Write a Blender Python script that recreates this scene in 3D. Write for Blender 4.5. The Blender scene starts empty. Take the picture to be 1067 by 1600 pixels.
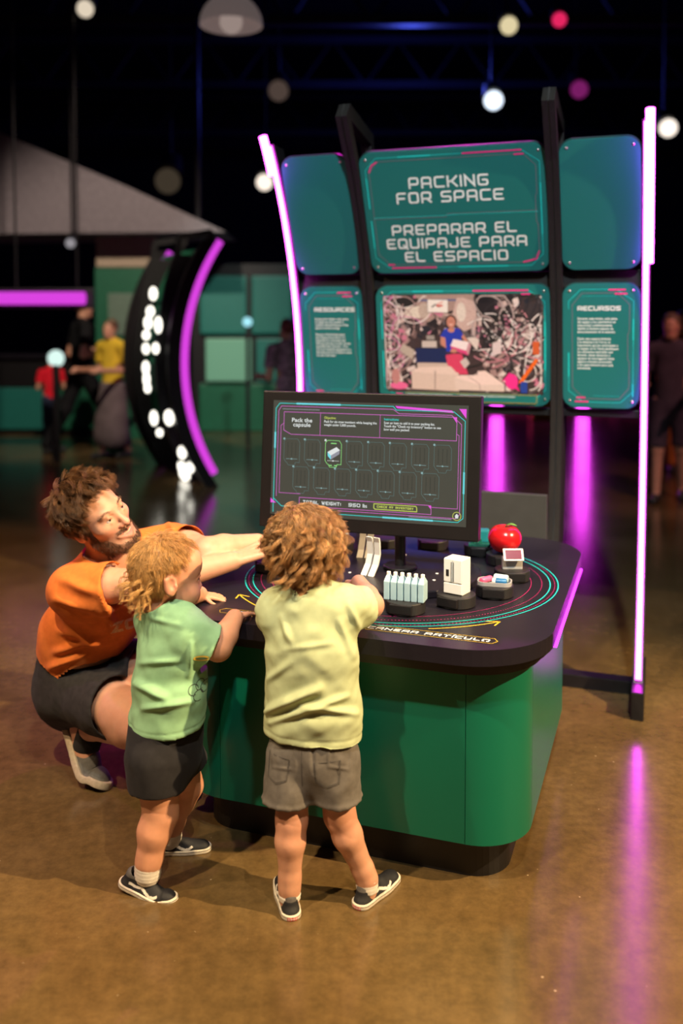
import bpy, bmesh, math, random
import numpy as np
from mathutils import Vector, Matrix
random.seed(7); rng = np.random.default_rng(7)
sc = bpy.context.scene
COL = sc.collection
PI = math.pi
# ---------------------------------------------------------------- camera
FPX, PPY, PITCH, CAMH = 1440.9, 577.0, 0.0505, 1.40
cd = bpy.data.cameras.new('camera'); cam = bpy.data.objects.new('camera', cd); COL.objects.link(cam)
cd.sensor_fit = 'VERTICAL'; cd.sensor_height = 36.0; cd.sensor_width = 24.0
cd.lens = FPX / 1600 * 36
cd.shift_y = -(800 - PPY) / 1600
cam.location = (0, 0, CAMH); cam.rotation_euler = (PI / 2 - PITCH, 0, 0)
cd.clip_start = 0.02; cd.clip_end = 100
cd.dof.use_dof = True; cd.dof.focus_distance = 2.45; cd.dof.aperture_fstop = 1.4
sc.camera = cam
# ---------------------------------------------------------------- world, view, lights
sc.view_settings.view_transform = 'Standard'; sc.view_settings.look = 'None'
sc.view_settings.exposure = 0.0; sc.view_settings.gamma = 1.0
sc.view_settings.use_curve_mapping = False
w = bpy.data.worlds.new('hall'); sc.world = w; w.use_nodes = True
w.node_tree.nodes['Background'].inputs[0].default_value = (0.35, 0.24, 0.36, 1)
w.node_tree.nodes['Background'].inputs[1].default_value = 0.035

def spot(name, loc, aim, power, col, size, angle, blend=0.4):
    l = bpy.data.lights.new(name, 'SPOT'); l.energy = power; l.color = col
    l.shadow_soft_size = size; l.spot_size = math.radians(angle); l.spot_blend = blend
    o = bpy.data.objects.new(name, l); COL.objects.link(o); o.location = loc
    o.rotation_euler = (Vector(aim) - Vector(loc)).to_track_quat('-Z', 'Y').to_euler()
    return o
WARM = (1.0, 0.70, 0.36)
spot('track_light_right', (3.5, 0.95, 3.6), (0.0, 2.1, 0.4), 2100, WARM, 0.035, 60, 0.6)
spot('track_light_front', (-1.35, 0.45, 4.4), (-0.3, 2.2, 0.5), 780, (1.0, 0.76, 0.47), 0.04, 46, 0.7)
spot('track_light_centre', (0.7, 0.1, 4.6), (0.1, 2.2, 0.5), 400, (1.0, 0.78, 0.52), 0.04, 46, 0.7)
spot('track_light_left', (-3.1, 0.9, 4.1), (-0.6, 2.4, 0.5), 420, (1.0, 0.7, 0.4), 0.04, 60, 0.7)
spot('sign_light', (0.4, -0.2, 4.6), (0.25, 3.4, 1.45), 980, (0.85, 1.0, 1.0), 0.08, 46, 0.9)

spot('magenta_fill_back', (0.6, 6.2, 5.2), (-0.5, 2.5, 0.6), 420, (1.0, 0.03, 0.85), 0.05, 34, 0.8)  # added magenta fill: rims the heads and tints the tabletop purple
spot('magenta_fill_left', (-4.2, 3.4, 5.2), (-1.7, 3.3, 0), 300, (0.75, 0.03, 0.9), 0.1, 40, 1.0)  # added magenta fill that colours the floor at the left
def P(px, py, Y):
    """point of the hall seen at this spot of the photograph, Y metres in front of the camera"""
    a = (px - 533.5) / FPX; up = -(py - PPY) / FPX
    c, s = math.cos(PITCH), math.sin(PITCH)
    k = Y / (c + up * s)
    return Vector((a * k, Y, CAMH + k * (-s + up * c)))

# ---------------------------------------------------------------- helpers: objects
def link(name, me, parent=None):
    o = bpy.data.objects.new(name, me); COL.objects.link(o)
    if parent is not None: o.parent = parent
    return o
def thing(name, label, cat, loc=(0, 0, 0), rz=0.0, group=None):
    o = bpy.data.objects.new(name, None); COL.objects.link(o)
    o.location = loc; o.rotation_euler = (0, 0, rz); o.empty_display_size = 0.05
    return tag(o, label, cat, group)
def tag(o, label, cat, group=None):
    o['label'] = label; o['category'] = cat
    if group: o['group'] = group
    return o
def struct(o):
    o['kind'] = 'structure'; return o
def dup(root, loc, rz=None, label=None, group=None):
    r = root.copy(); COL.objects.link(r); r.location = loc
    if rz is not None: r.rotation_euler = (0, 0, rz)
    if label: r['label'] = label
    if group: r['group'] = group
    for ch in list(root.children):
        c = ch.copy(); COL.objects.link(c); c.parent = r
        for g in ch.children:
            d = g.copy(); COL.objects.link(d); d.parent = c
    return r
# ---------------------------------------------------------------- helpers: materials
def mat(name, col, rough=0.5, metal=0.0, spec=0.5, var=0.0, vscale=20.0, bump=0.0, bscale=60.0, attr=None, coat=0.0, emit=None, estr=0.0, sss=0.0, sheen=0.0, detail=4.0):
    m = bpy.data.materials.new(name); m.use_nodes = True
    nt = m.node_tree; b = nt.nodes['Principled BSDF']
    b.inputs['Base Color'].default_value = (*col, 1); b.inputs['Roughness'].default_value = rough
    b.inputs['Metallic'].default_value = metal; b.inputs['Specular IOR Level'].default_value = spec
    b.inputs['Coat Weight'].default_value = coat; b.inputs['Sheen Weight'].default_value = sheen
    src = None
    if attr:
        a = nt.nodes.new('ShaderNodeAttribute'); a.attribute_name = attr; src = a.outputs['Color']
    tc = nt.nodes.new('ShaderNodeTexCoord')
    if var > 0:
        n = nt.nodes.new('ShaderNodeTexNoise'); n.inputs['Scale'].default_value = vscale; n.inputs['Detail'].default_value = detail
        nt.links.new(tc.outputs['Object'], n.inputs['Vector'])
        mr = nt.nodes.new('ShaderNodeMapRange'); mr.inputs[1].default_value = 0.3; mr.inputs[2].default_value = 0.7
        mr.inputs[3].default_value = 1 - var; mr.inputs[4].default_value = 1 + var
        nt.links.new(n.outputs['Fac'], mr.inputs[0])
        mx = nt.nodes.new('ShaderNodeVectorMath'); mx.operation = 'SCALE'
        if src: nt.links.new(src, mx.inputs[0])
        else: mx.inputs[0].default_value = col
        nt.links.new(mr.outputs[0], mx.inputs['Scale']); src = mx.outputs[0]
    if src: nt.links.new(src, b.inputs['Base Color'])
    if bump > 0:
        n = nt.nodes.new('ShaderNodeTexNoise'); n.inputs['Scale'].default_value = bscale; n.inputs['Detail'].default_value = 3
        nt.links.new(tc.outputs['Object'], n.inputs['Vector'])
        bp = nt.nodes.new('ShaderNodeBump'); bp.inputs['Strength'].default_value = bump; bp.inputs['Distance'].default_value = 0.004
        nt.links.new(n.outputs['Fac'], bp.inputs['Height']); nt.links.new(bp.outputs[0], b.inputs['Normal'])
    if emit:
        b.inputs['Emission Color'].default_value = (*emit, 1); b.inputs['Emission Strength'].default_value = estr
    if sss > 0:
        b.inputs['Subsurface Weight'].default_value = sss; b.inputs['Subsurface Radius'].default_value = (0.012, 0.005, 0.003)
        b.inputs['Subsurface Scale'].default_value = 0.6
    return m
def glow(name, col, s):
    m = bpy.data.materials.new(name); m.use_nodes = True; nt = m.node_tree
    nt.nodes.remove(nt.nodes['Principled BSDF'])
    e = nt.nodes.new('ShaderNodeEmission'); e.inputs[0].default_value = (*col, 1); e.inputs[1].default_value = s
    nt.links.new(e.outputs[0], nt.nodes['Material Output'].inputs[0])
    return m
def srgb(r, g, b):
    f = lambda c: (c / 255 / 12.92) if c / 255 <= 0.04045 else ((c / 255 + 0.055) / 1.055) ** 2.4
    return (f(r), f(g), f(b))
M = {}
M['black'] = mat('black_laminate', (0.008, 0.007, 0.008), 0.42, var=.15, bump=.05, bscale=200)
M['blacktop'] = mat('black_countertop', (0.011, 0.009, 0.014), 0.36, spec=.35, var=.12, vscale=6, bump=.04, bscale=300)
M['blackmat'] = mat('black_matte_plastic', (0.013, 0.012, 0.013), 0.5, var=.1)
M['post'] = mat('black_textured_board', (0.007, 0.0065, 0.007), 0.6, spec=.25, var=.6, vscale=260, bump=.9, bscale=260)
M['green'] = mat('green_satin_laminate', (0.002, 0.12, 0.066), 0.33, spec=.4, var=.04, vscale=3)
M['teal'] = mat('teal_printed_panel', (0.011, 0.145, 0.145), 0.45, spec=.35, var=.05, vscale=400)
M['tealdark'] = mat('dark_teal_edge', (0.01, 0.05, 0.05), 0.5, var=.05)
M['cyanink'] = mat('cyan_ink', (0.01, 0.55, 0.55), 0.45, var=.03)
M['pinkink'] = mat('magenta_ink', (0.8, 0.02, 0.25), 0.45, var=.03)
M['mauveink'] = mat('mauve_ink', (0.2, 0.14, 0.2), 0.45, var=.03)
M['whiteink'] = mat('white_ink', (0.8, 0.83, 0.85), 0.5, var=.02)
M['yellowink'] = mat('yellow_ink', (0.62, 0.42, 0.03), 0.45, var=.03)
M['steel'] = mat('brushed_steel', (0.62, 0.6, 0.58), 0.3, 1.0, var=.05)
M['white'] = mat('white_plastic', (0.72, 0.71, 0.69), 0.35, var=.03)
M['grey'] = mat('dark_grey_panel', (0.035, 0.036, 0.036), 0.5, var=.08)
M['neon'] = glow('magenta_neon', (1.0, 0.05, 1.0), 21.0)
M['ledstrip'] = glow('magenta_led_strip', (0.72, 0.03, 1.0), 5.5)
# ---------------------------------------------------------------- helpers: meshes
def mesh_bm(name, bm, m, parent=None, smooth=False, mw=None):
    me = bpy.data.meshes.new(name); bm.normal_update(); bm.to_mesh(me); bm.free()
    for mm in (m if isinstance(m, (list, tuple)) else [m]): me.materials.append(mm)
    if smooth: me.polygons.foreach_set('use_smooth', [True] * len(me.polygons))
    o = link(name, me, parent)
    if mw is not None: o.matrix_basis = mw
    return o
def mesh_np(name, v, f, m, parent=None, smooth=True, col=None):
    """v (n,3), f list/array of faces (all the same size)"""
    f = np.asarray(f, np.int32); v = np.asarray(v, np.float32)
    me = bpy.data.meshes.new(name)
    me.vertices.add(len(v)); me.vertices.foreach_set('co', v.ravel())
    k = f.shape[1]
    me.loops.add(f.size); me.loops.foreach_set('vertex_index', f.ravel())
    me.polygons.add(len(f)); me.polygons.foreach_set('loop_start', np.arange(len(f), dtype=np.int32) * k)
    try: me.polygons.foreach_set('loop_total', np.full(len(f), k, np.int32))
    except Exception: pass
    me.polygons.foreach_set('use_smooth', np.full(len(f), smooth))
    me.update(calc_edges=True); me.validate()
    if col is not None:
        a = me.color_attributes.new('Col', 'FLOAT_COLOR', 'POINT')
        c = np.ones((len(v), 4), np.float32); c[:, :3] = col
        a.data.foreach_set('color', c.ravel())
    me.materials.append(m)
    return link(name, me, parent)
def box(bm, lo, hi, bevel=0.0):
    r = bmesh.ops.create_cube(bm, size=1.0)
    vs = r['verts']
    for v in vs:
        v.co = Vector([lo[i] + (v.co[i] + .5) * (hi[i] - lo[i]) for i in range(3)])
    if bevel:
        es = list({e for v in vs for e in v.link_edges})
        bmesh.ops.bevel(bm, geom=es, offset=bevel, segments=2, affect='EDGES', profile=.6)
def cyl(bm, c, r, z0, z1, n=32, r2=None, bevel=0.0):
    q = bmesh.ops.create_cone(bm, cap_ends=True, segments=n, radius1=r, radius2=r if r2 is None else r2, depth=z1 - z0)
    for v in q['verts']: v.co += Vector((c[0], c[1], (z0 + z1) / 2))
    if bevel:
        es = [e for e in {e for v in q['verts'] for e in v.link_edges} if abs(e.verts[0].co.z - e.verts[1].co.z) < 1e-6]
        bmesh.ops.bevel(bm, geom=es, offset=bevel, segments=2, affect='EDGES', profile=.5)
    return q['verts']
def prism(bm, pts, z0, z1, bevel=0.0):
    """extrude a closed outline of (x, y) points from z0 to z1"""
    vs = [bm.verts.new((x, y, z1)) for x, y in pts]; vb = [bm.verts.new((x, y, z0)) for x, y in pts]
    n = len(pts); top = bm.faces.new(vs); bm.faces.new(vb[::-1])
    for i in range(n): bm.faces.new((vs[i], vb[i], vb[(i + 1) % n], vs[(i + 1) % n]))
    if bevel:
        es = list(top.edges)
        bmesh.ops.bevel(bm, geom=es, offset=bevel, segments=2, affect='EDGES', profile=.5)
def rrect(x0, y0, x1, y1, r, n=8):
    out = []
    for cx, cy, a0 in ((x1 - r, y1 - r, 0), (x0 + r, y1 - r, 90), (x0 + r, y0 + r, 180), (x1 - r, y0 + r, 270)):
        for i in range(n + 1):
            a = math.radians(a0 + 90 * i / n); out.append((cx + r * math.cos(a), cy + r * math.sin(a)))
    return out
def tube(bm, pts, r, n=8, closed=False):
    pts = [Vector(p) for p in pts]; N = len(pts); rings = []; up = None
    for i, p in enumerate(pts):
        a = pts[(i - 1) % N] if (closed or i > 0) else p; b = pts[(i + 1) % N] if (closed or i < N - 1) else p
        t = (b - a).normalized()
        if up is None: up = t.orthogonal().normalized()
        up = (up - t * up.dot(t)).normalized(); s = t.cross(up)
        rr = r[i] if isinstance(r, (list, tuple)) else r
        rings.append([bm.verts.new(p + (up * math.cos(2 * PI * k / n) + s * math.sin(2 * PI * k / n)) * rr) for k in range(n)])
    for i in range(N if closed else N - 1):
        A, B = rings[i], rings[(i + 1) % N]
        for k in range(n): bm.faces.new((A[k], A[(k + 1) % n], B[(k + 1) % n], B[k]))
    if not closed:
        bm.faces.new(rings[0][::-1]); bm.faces.new(rings[-1])
def ribbon(bm, pts, wd, z=0.0, closed=False):
    """flat printed line of width wd in the local xy plane"""
    pts = [Vector((p[0], p[1])) for p in pts]; N = len(pts); L = []
    for i, p in enumerate(pts):
        a = pts[(i - 1) % N] if (closed or i > 0) else None; b = pts[(i + 1) % N] if (closed or i < N - 1) else None
        d1 = (p - a).normalized() if a is not None else (b - p).normalized()
        d2 = (b - p).normalized() if b is not None else d1
        n1 = Vector((-d1.y, d1.x)); n2 = Vector((-d2.y, d2.x)); m = (n1 + n2)
        m = m.normalized() if m.length > 1e-6 else n1
        k = wd / 2 / max(.35, m.dot(n1))
        L.append((bm.verts.new((p.x + m.x * k, p.y + m.y * k, z)), bm.verts.new((p.x - m.x * k, p.y - m.y * k, z))))
    for i in range(N if closed else N - 1):
        A, B = L[i], L[(i + 1) % N]
        bm.faces.new((A[0], A[1], B[1], B[0]))
def flat(bm, pts, z=0.0):
    bm.faces.new([bm.verts.new((p[0], p[1], z)) for p in pts])
# ---------------------------------------------------------------- helpers: lettering
_G = {
 'A': ([[(0, 0), (0, 1), (1, 1), (1, 0)], [(0, .38), (1, .38)]], 1), 'B': ([[(0, 0), (0, 1), (.9, 1), (.9, .52), (0, .52)], [(.9, .52), (1, .5), (1, 0), (0, 0)]], 1),
 'C': ([[(1, 1), (0, 1), (0, 0), (1, 0)]], 1), 'D': ([[(0, 0), (0, 1), (1, 1), (1, 0), (-.01, 0)]], 1),
 'E': ([[(1, 1), (0, 1), (0, 0), (1, 0)], [(0, .5), (.85, .5)]], .95), 'F': ([[(0, 0), (0, 1), (1, 1)], [(0, .46), (.85, .46)]], .95),
 'G': ([[(1, 1), (0, 1), (0, 0), (1, 0), (1, .5), (.5, .5)]], 1), 'H': ([[(0, 0), (0, 1)], [(1, 0), (1, 1)], [(0, .5), (1, .5)]], 1),
 'I': ([[(0, 0), (0, 1)]], .0), 'J': ([[(1, 1), (1, 0), (0, 0), (0, .3)]], .9), 'K': ([[(0, 0), (0, 1)], [(0, .5), (.45, .5), (1, 1)], [(.45, .5), (1, 0)]], 1),
 'L': ([[(0, 1), (0, 0), (1, 0)]], .9), 'M': ([[(0, 0), (0, 1), (.5, .45), (1, 1), (1, 0)]], 1.15), 'N': ([[(0, 0), (0, 1), (1, 0), (1, 1)]], 1),
 'O': ([[(.5, 0), (0, 0), (0, 1), (1, 1), (1, 0), (.5, 0)]], 1), 'P': ([[(0, 0), (0, 1), (1, 1), (1, .36), (0, .36)]], 1),
 'Q': ([[(.5, 0), (0, 0), (0, 1), (1, 1), (1, 0), (.5, 0)], [(.62, .3), (1.08, -.12)]], 1), 'R': ([[(0, 0), (0, 1), (1, 1), (1, .36), (0, .36)], [(.55, .36), (1, 0)]], 1),
 'S': ([[(1, 1), (0, 1), (0, .5), (1, .5), (1, 0), (0, 0)]], 1), 'T': ([[(0, 1), (1, 1)], [(.5, 1), (.5, 0)]], 1), 'U': ([[(0, 1), (0, 0), (1, 0), (1, 1)]], 1),
 'V': ([[(0, 1), (.5, 0), (1, 1)]], 1.05), 'W': ([[(0, 1), (.25, 0), (.5, .8), (.75, 0), (1, 1)]], 1.35), 'Y': ([[(0, 1), (.5, .45), (1, 1)], [(.5, .45), (.5, 0)]], 1),
 'Z': ([[(0, 1), (1, 1), (0, 0), (1, 0)]], 1), 'Í': ([[(0, 0), (0, 1)], [(-.02, 1.2), (.2, 1.4)]], .0), ':': ([[(0, .12), (0, .24)], [(0, .62), (0, .74)]], 0),
 '0': ([[(.5, 0), (0, 0), (0, 1), (1, 1), (1, 0), (.5, 0)]], 1), '5': ([[(1, 1), (0, 1), (0, .5), (1, .5), (1, 0), (0, 0)]], 1), '9': ([[(0, 0), (1, 0), (1, 1), (0, 1), (0, .45), (1, .45)]], 1),
}
def rnd_poly(pts, r):
    out = [Vector(pts[0])]
    for i in range(1, len(pts) - 1):
        p = Vector(pts[i]); a = Vector(pts[i - 1]); b = Vector(pts[i + 1])
        d1 = a - p; d2 = b - p; ang = d1.angle(d2, 0)
        if ang < .9 or ang > 3.0: out.append(p); continue
        k = min(r, d1.length * .45, d2.length * .45)
        q1 = p + d1.normalized() * k; q2 = p + d2.normalized() * k
        out += [q1, q1 * .25 + p * .5 + q2 * .25, q2]
    out.append(Vector(pts[-1])); return out
def letters(bm, s, x, y, h, wd=.82, th=.17, gap=.42, z=0.0, align='l', slant=0.0, space=.75):
    """squared techno capitals drawn as flat strokes, h tall"""
    th_ = th * h
    def adv(c): return (space if c == ' ' else _G[c][1] * wd + gap) * h
    W = sum(adv(c) for c in s) - gap * h + th_
    x0 = x if align == 'l' else (x - W / 2 if align == 'c' else x - W); x0 += th_ / 2
    hh = h - th_
    for c in s:
        if c != ' ':
            for pl in _G[c][0]:
                wc = _G[c][1] if _G[c][1] > 0 else 1.0
                pts = rnd_poly([(px * wc * wd * h, py * hh) for px, py in pl], .16 * h)
                pts = [(x0 + p[0] + slant * p[1], y + th_ / 2 + p[1]) for p in pts]
                # square stroke ends
                def ext(a, b):
                    d = Vector(a) - Vector(b); d.normalize(); return (a[0] + d.x * th_ * .5, a[1] + d.y * th_ * .5)
                pts[0] = ext(pts[0], pts[1]); pts[-1] = ext(pts[-1], pts[-2])
                ribbon(bm, pts, th_, z)
        x0 += adv(c)
    return W
def text(name, body, size, m, parent, mw, align='LEFT', spacing=1.0, line=1.0, sx=1.0):
    cu = bpy.data.curves.new(name, 'FONT'); cu.body = body; cu.size = size; cu.align_x = align
    cu.space_character = spacing; cu.space_line = line; cu.extrude = 0.0; cu.offset = size * .018; cu.resolution_u = 2
    o = bpy.data.objects.new(name + '_tmp', cu); COL.objects.link(o)
    bpy.context.view_layer.update()
    me = bpy.data.meshes.new_from_object(o.evaluated_get(bpy.context.evaluated_depsgraph_get()))
    bpy.data.objects.remove(o); bpy.data.curves.remove(cu)
    me.materials.clear(); me.materials.append(m); me.name = name
    r = link(name, me, parent); r.matrix_basis = mw @ Matrix.Diagonal((sx, 1, 1, 1))
    return r
# ================================================================ the hall
def floor_mat():
    m = bpy.data.materials.new('polished_concrete'); m.use_nodes = True; nt = m.node_tree; b = nt.nodes['Principled BSDF']
    tc = nt.nodes.new('ShaderNodeTexCoord')
    def noise(s, d, r=.5):
        n = nt.nodes.new('ShaderNodeTexNoise'); n.inputs['Scale'].default_value = s; n.inputs['Detail'].default_value = d; n.inputs['Roughness'].default_value = r
        nt.links.new(tc.outputs['Object'], n.inputs['Vector']); return n
    def ramp(src, stops):
        r = nt.nodes.new('ShaderNodeValToRGB'); e = r.color_ramp.elements
        e[0].position, e[0].color = stops[0][0], (*stops[0][1], 1); e[1].position, e[1].color = stops[-1][0], (*stops[-1][1], 1)
        for p, c in stops[1:-1]:
            x = e.new(p); x.color = (*c, 1)
        nt.links.new(src, r.inputs[0]); return r
    n1 = noise(1.6, 8, .62); n2 = noise(26, 5, .7); n3 = noise(160, 2)
    r1 = ramp(n1.outputs['Fac'], [(.3, (.075, .045, .017)), (.5, (.112, .07, .027)), (.72, (.155, .1, .043))])
    r2 = ramp(n2.outputs['Fac'], [(.3, (.72, .72, .72)), (.7, (1.22, 1.2, 1.16))])
    mx = nt.nodes.new('ShaderNodeMix'); mx.data_type = 'RGBA'; mx.blend_type = 'MULTIPLY'; mx.inputs[0].default_value = 1
    nt.links.new(r1.outputs[0], mx.inputs['A']); nt.links.new(r2.outputs[0], mx.inputs['B'])
    vo = nt.nodes.new('ShaderNodeTexVoronoi'); vo.inputs['Scale'].default_value = 17; nt.links.new(tc.outputs['Object'], vo.inputs['Vector'])
    sp = ramp(vo.outputs['Distance'], [(.0, (1, 1, 1)), (.035, (1, 1, 1)), (.06, (0, 0, 0))])
    mx2 = nt.nodes.new('ShaderNodeMix'); mx2.data_type = 'RGBA'; mx2.inputs['B'].default_value = (.34, .26, .16, 1)
    ml = nt.nodes.new('ShaderNodeMath'); ml.operation = 'MULTIPLY'
    gt = nt.nodes.new('ShaderNodeMath'); gt.operation = 'GREATER_THAN'; gt.inputs[1].default_value = .52
    nt.links.new(n2.outputs['Fac'], gt.inputs[0]); nt.links.new(sp.outputs[0], ml.inputs[0]); nt.links.new(gt.outputs[0], ml.inputs[1])
    nt.links.new(ml.outputs[0], mx2.inputs[0]); nt.links.new(mx.outputs['Result'], mx2.inputs['A'])
    nt.links.new(mx2.outputs['Result'], b.inputs['Base Color'])
    rr = nt.nodes.new('ShaderNodeMapRange'); rr.inputs[3].default_value = .13; rr.inputs[4].default_value = .24
    nt.links.new(n1.outputs['Fac'], rr.inputs[0]); nt.links.new(rr.outputs[0], b.inputs['Roughness'])
    bp = nt.nodes.new('ShaderNodeBump'); bp.inputs['Strength'].default_value = .06; bp.inputs['Distance'].default_value = .002
    nt.links.new(n3.outputs['Fac'], bp.inputs['Height']); nt.links.new(bp.outputs[0], b.inputs['Normal'])
    b.inputs['Specular IOR Level'].default_value = .55
    return m
bm = bmesh.new(); box(bm, (-11, -5, -.1), (11, 24, 0)); struct(mesh_bm('floor', bm, floor_mat()))
dark = mat('dark_painted_wall', (.012, .011, .02), .8, var=.2, vscale=1.2)
navy = mat('navy_painted_steel', (.006, .008, .022), .6, var=.2, vscale=2)
bm = bmesh.new(); box(bm, (-11, 24, 0), (11, 24.2, 7.2)); struct(mesh_bm('wall_back', bm, dark))
bm = bmesh.new(); box(bm, (-11.2, -5, 0), (-11, 24.2, 7.2)); struct(mesh_bm('wall_left', bm, dark))
bm = bmesh.new(); box(bm, (11, -5, 0), (11.2, 24.2, 7.2)); struct(mesh_bm('wall_right', bm, dark))
bm = bmesh.new(); box(bm, (-11.2, -5, 7.2), (11.2, 24.2, 7.3)); struct(mesh_bm('ceiling', bm, navy))
for i, (y, z) in enumerate(((9.2, 5.3), (12.5, 5.35), (16.0, 5.4), (20.0, 5.4))):
    bm = bmesh.new()
    for dz in (0, .75): box(bm, (-11, y - .06, z + dz), (11, y + .06, z + dz + .12))
    x = -10.6
    while x < 10.4:
        tube(bm, [(x, y, z + .06), (x + .55, y, z + .81), (x + 1.1, y, z + .06)], .03, 6); x += 1.1
    struct(mesh_bm('trim_%d' % (i + 1), bm, navy))
# ================================================================ the exhibit table
KX, KY, TH = 0.3054, 2.2167, 0.3359
def K(u, v, z=0.0):
    c, s = math.cos(TH), math.sin(TH)
    return Vector((KX + u * c + v * s, KY - u * s + v * c, z))
table = thing('exhibit_table', 'green and black interactive exhibit table with rounded corners under the monitor', 'exhibit table', (KX, KY, 0), -TH)
W0, W1, VD, RC, ZP, ZT = -.6714 - .1431, .1431, 1.028, .1431, .112, .563
TZ = .628
def slab(name, pts, z0, z1, m, parent, bevel=0.0):
    bm = bmesh.new(); prism(bm, pts, z0, z1, bevel); return mesh_bm(name, bm, m, parent)
slab('plinth', rrect(W0 + .055, .055, W1 - .055, VD - .055, .1, 10), 0, ZP + .002, M['black'], table)
slab('inner_core', rrect(W0 + .014, .014, W1 - .014, VD - .014, .13, 10), ZP, ZT, M['blackmat'], table)
def wallstrip(name, pts):
    """curved or flat cladding panel 12 mm thick following a list of outline points with normals"""
    bm = bmesh.new(); rows = []
    for (x, y, nx, ny) in pts:
        rows.append([bm.verts.new((x, y, ZP)), bm.verts.new((x, y, ZT)), bm.verts.new((x - nx * .012, y - ny * .012, ZT)), bm.verts.new((x - nx * .012, y - ny * .012, ZP))])
    for a, b in zip(rows, rows[1:]):
        for k in range(4): bm.faces.new((a[k], b[k], b[(k + 1) % 4], a[(k + 1) % 4]))
    bm.faces.new(rows[0]); bm.faces.new(rows[-1][::-1])
    o = mesh_bm(name, bm, M['green'], table, smooth=True)
    md = o.modifiers.new('edges', 'EDGE_SPLIT'); md.split_angle = math.radians(40)
    return o
G = .0016
def corner(cx, cy, a0):
    out = []
    for i in range(15):
        a = math.radians(a0 + 90 * i / 14); out.append((cx + RC * math.cos(a), cy + RC * math.sin(a), math.cos(a), math.sin(a)))
    return out
wallstrip('front_panel', [(W0 + RC + G, 0, 0, -1), (W1 - RC - G, 0, 0, -1)])
wallstrip('side_panel', [(W1, RC + G, 1, 0), (W1, VD - RC - G, 1, 0)])
wallstrip('side_panel', [(W0, VD - RC - G, -1, 0), (W0, RC + G, -1, 0)])
wallstrip('back_panel', [(W1 - RC - G, VD, 0, 1), (W0 + RC + G, VD, 0, 1)])
for cx, cy, a0 in ((W1 - RC, RC, 270), (W0 + RC, RC, 180), (W0 + RC, VD - RC, 90), (W1 - RC, VD - RC, 0)):
    wallstrip('corner_panel', corner(cx, cy, a0))
# countertop: main slab and a stepped moulding under it
T0, T1, TV0, TV1 = -.866, .195, -.076, 1.137
bm = bmesh.new(); prism(bm, rrect(T0, TV0, T1, TV1, .215, 14), .588, TZ, .007)
mesh_bm('countertop', bm, M['blacktop'], table)
bm = bmesh.new(); prism(bm, rrect(T0 + .014, TV0 + .014, T1 - .014, TV1 - .014, .2, 14), .573, .5885); prism(bm, rrect(T0 + .03, TV0 + .03, T1 - .03, TV1 - .03, .185, 14), .556, .574)
mesh_bm('edge_moulding', bm, M['black'], table)
for x in (T1 - .004, T0 - .006):
    bm = bmesh.new(); box(bm, (x, .15, .579), (x + .010, .915, .5875), .002); mesh_bm('light_strip', bm, M['ledstrip'], table)
# printed art on the top
CX, CV = -.305, .490
def arc(r, a0, a1, n=72): return [(CX + r * math.cos(math.radians(a0 + (a1 - a0) * i / n)), CV + r * math.sin(math.radians(a0 + (a1 - a0) * i / n))) for i in range(n + 1)]
art = TZ + .0006
bm = bmesh.new()
for r, a0, a1 in ((.470, -205, 62), (.447, -200, 56)): ribbon(bm, arc(r, a0, a1), .0032, art)
mesh_bm('cyan_ring', bm, M['cyanink'], table)
bm = bmesh.new()
ribbon(bm, arc(.392, -150, 50), .0008, art)
for r in (.423, .460):
    for i in range(190):
        a = -205 + i * 1.25; ribbon(bm, arc(r, a, a + .45, 1), .0018, art)
mesh_bm('magenta_dot_ring', bm, M['pinkink'], table)
def arrow(a0, a1, r):
    bm = bmesh.new(); pts = arc(r, a0, a1, 24); ribbon(bm, pts, .0042, art)
    e = Vector(pts[-1]); d = (Vector(pts[-1]) - Vector(pts[-2])).normalized(); n = Vector((-d.y, d.x))
    for s in (1, -1): ribbon(bm, [e + d * .003, e - d * .03 + n * s * .02], .0045, art)
    mesh_bm('printed_arrow', bm, M['yellowink'], table)
arrow(-66, -43, .490); arrow(-114, -138, .508)
def label_box(u0, u1, v0, v1):
    bm = bmesh.new(); c = .010
    ribbon(bm, [(u0 + c, v0), (u1 - c, v0), (u1, (v0 + v1) / 2), (u1 - c, v1), (u0 + c, v1), (u0, (v0 + v1) / 2)], .0017, art, closed=True)
    mesh_bm('label_outline', bm, M['yellowink'], table)
label_box(-.270, .075, -.012, .024); label_box(-.672, -.395, -.012, .024)
bm = bmesh.new(); letters(bm, 'ESCANEAR ARTÍCULO', .055, -.003, .0175, wd=.86, th=.2, gap=.44, z=art, align='r', slant=.12); mesh_bm('printed_lettering', bm, M['whiteink'], table)
bm = bmesh.new(); letters(bm, 'SCAN ITEM', -.640, -.003, .0175, wd=.86, th=.2, gap=.44, z=art, slant=.12); mesh_bm('printed_lettering', bm, M['whiteink'], table)
bm = bmesh.new(); cyl(bm, (CX, CV), .245, TZ, TZ + .022, 72, bevel=.004); mesh_bm('centre_disc', bm, M['blacktop'], table)
for a, r in ((-8, .12), (-35, .155), (-62, .17), (150, .15), (100, .17), (215, .16)):
    bm = bmesh.new(); cyl(bm, (CX + r * math.cos(math.radians(a)), CV + r * math.sin(math.radians(a))), .0045, TZ + .0215, TZ + .0232, 12)
    mesh_bm('disc_screw', bm, M['white'], table)
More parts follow.
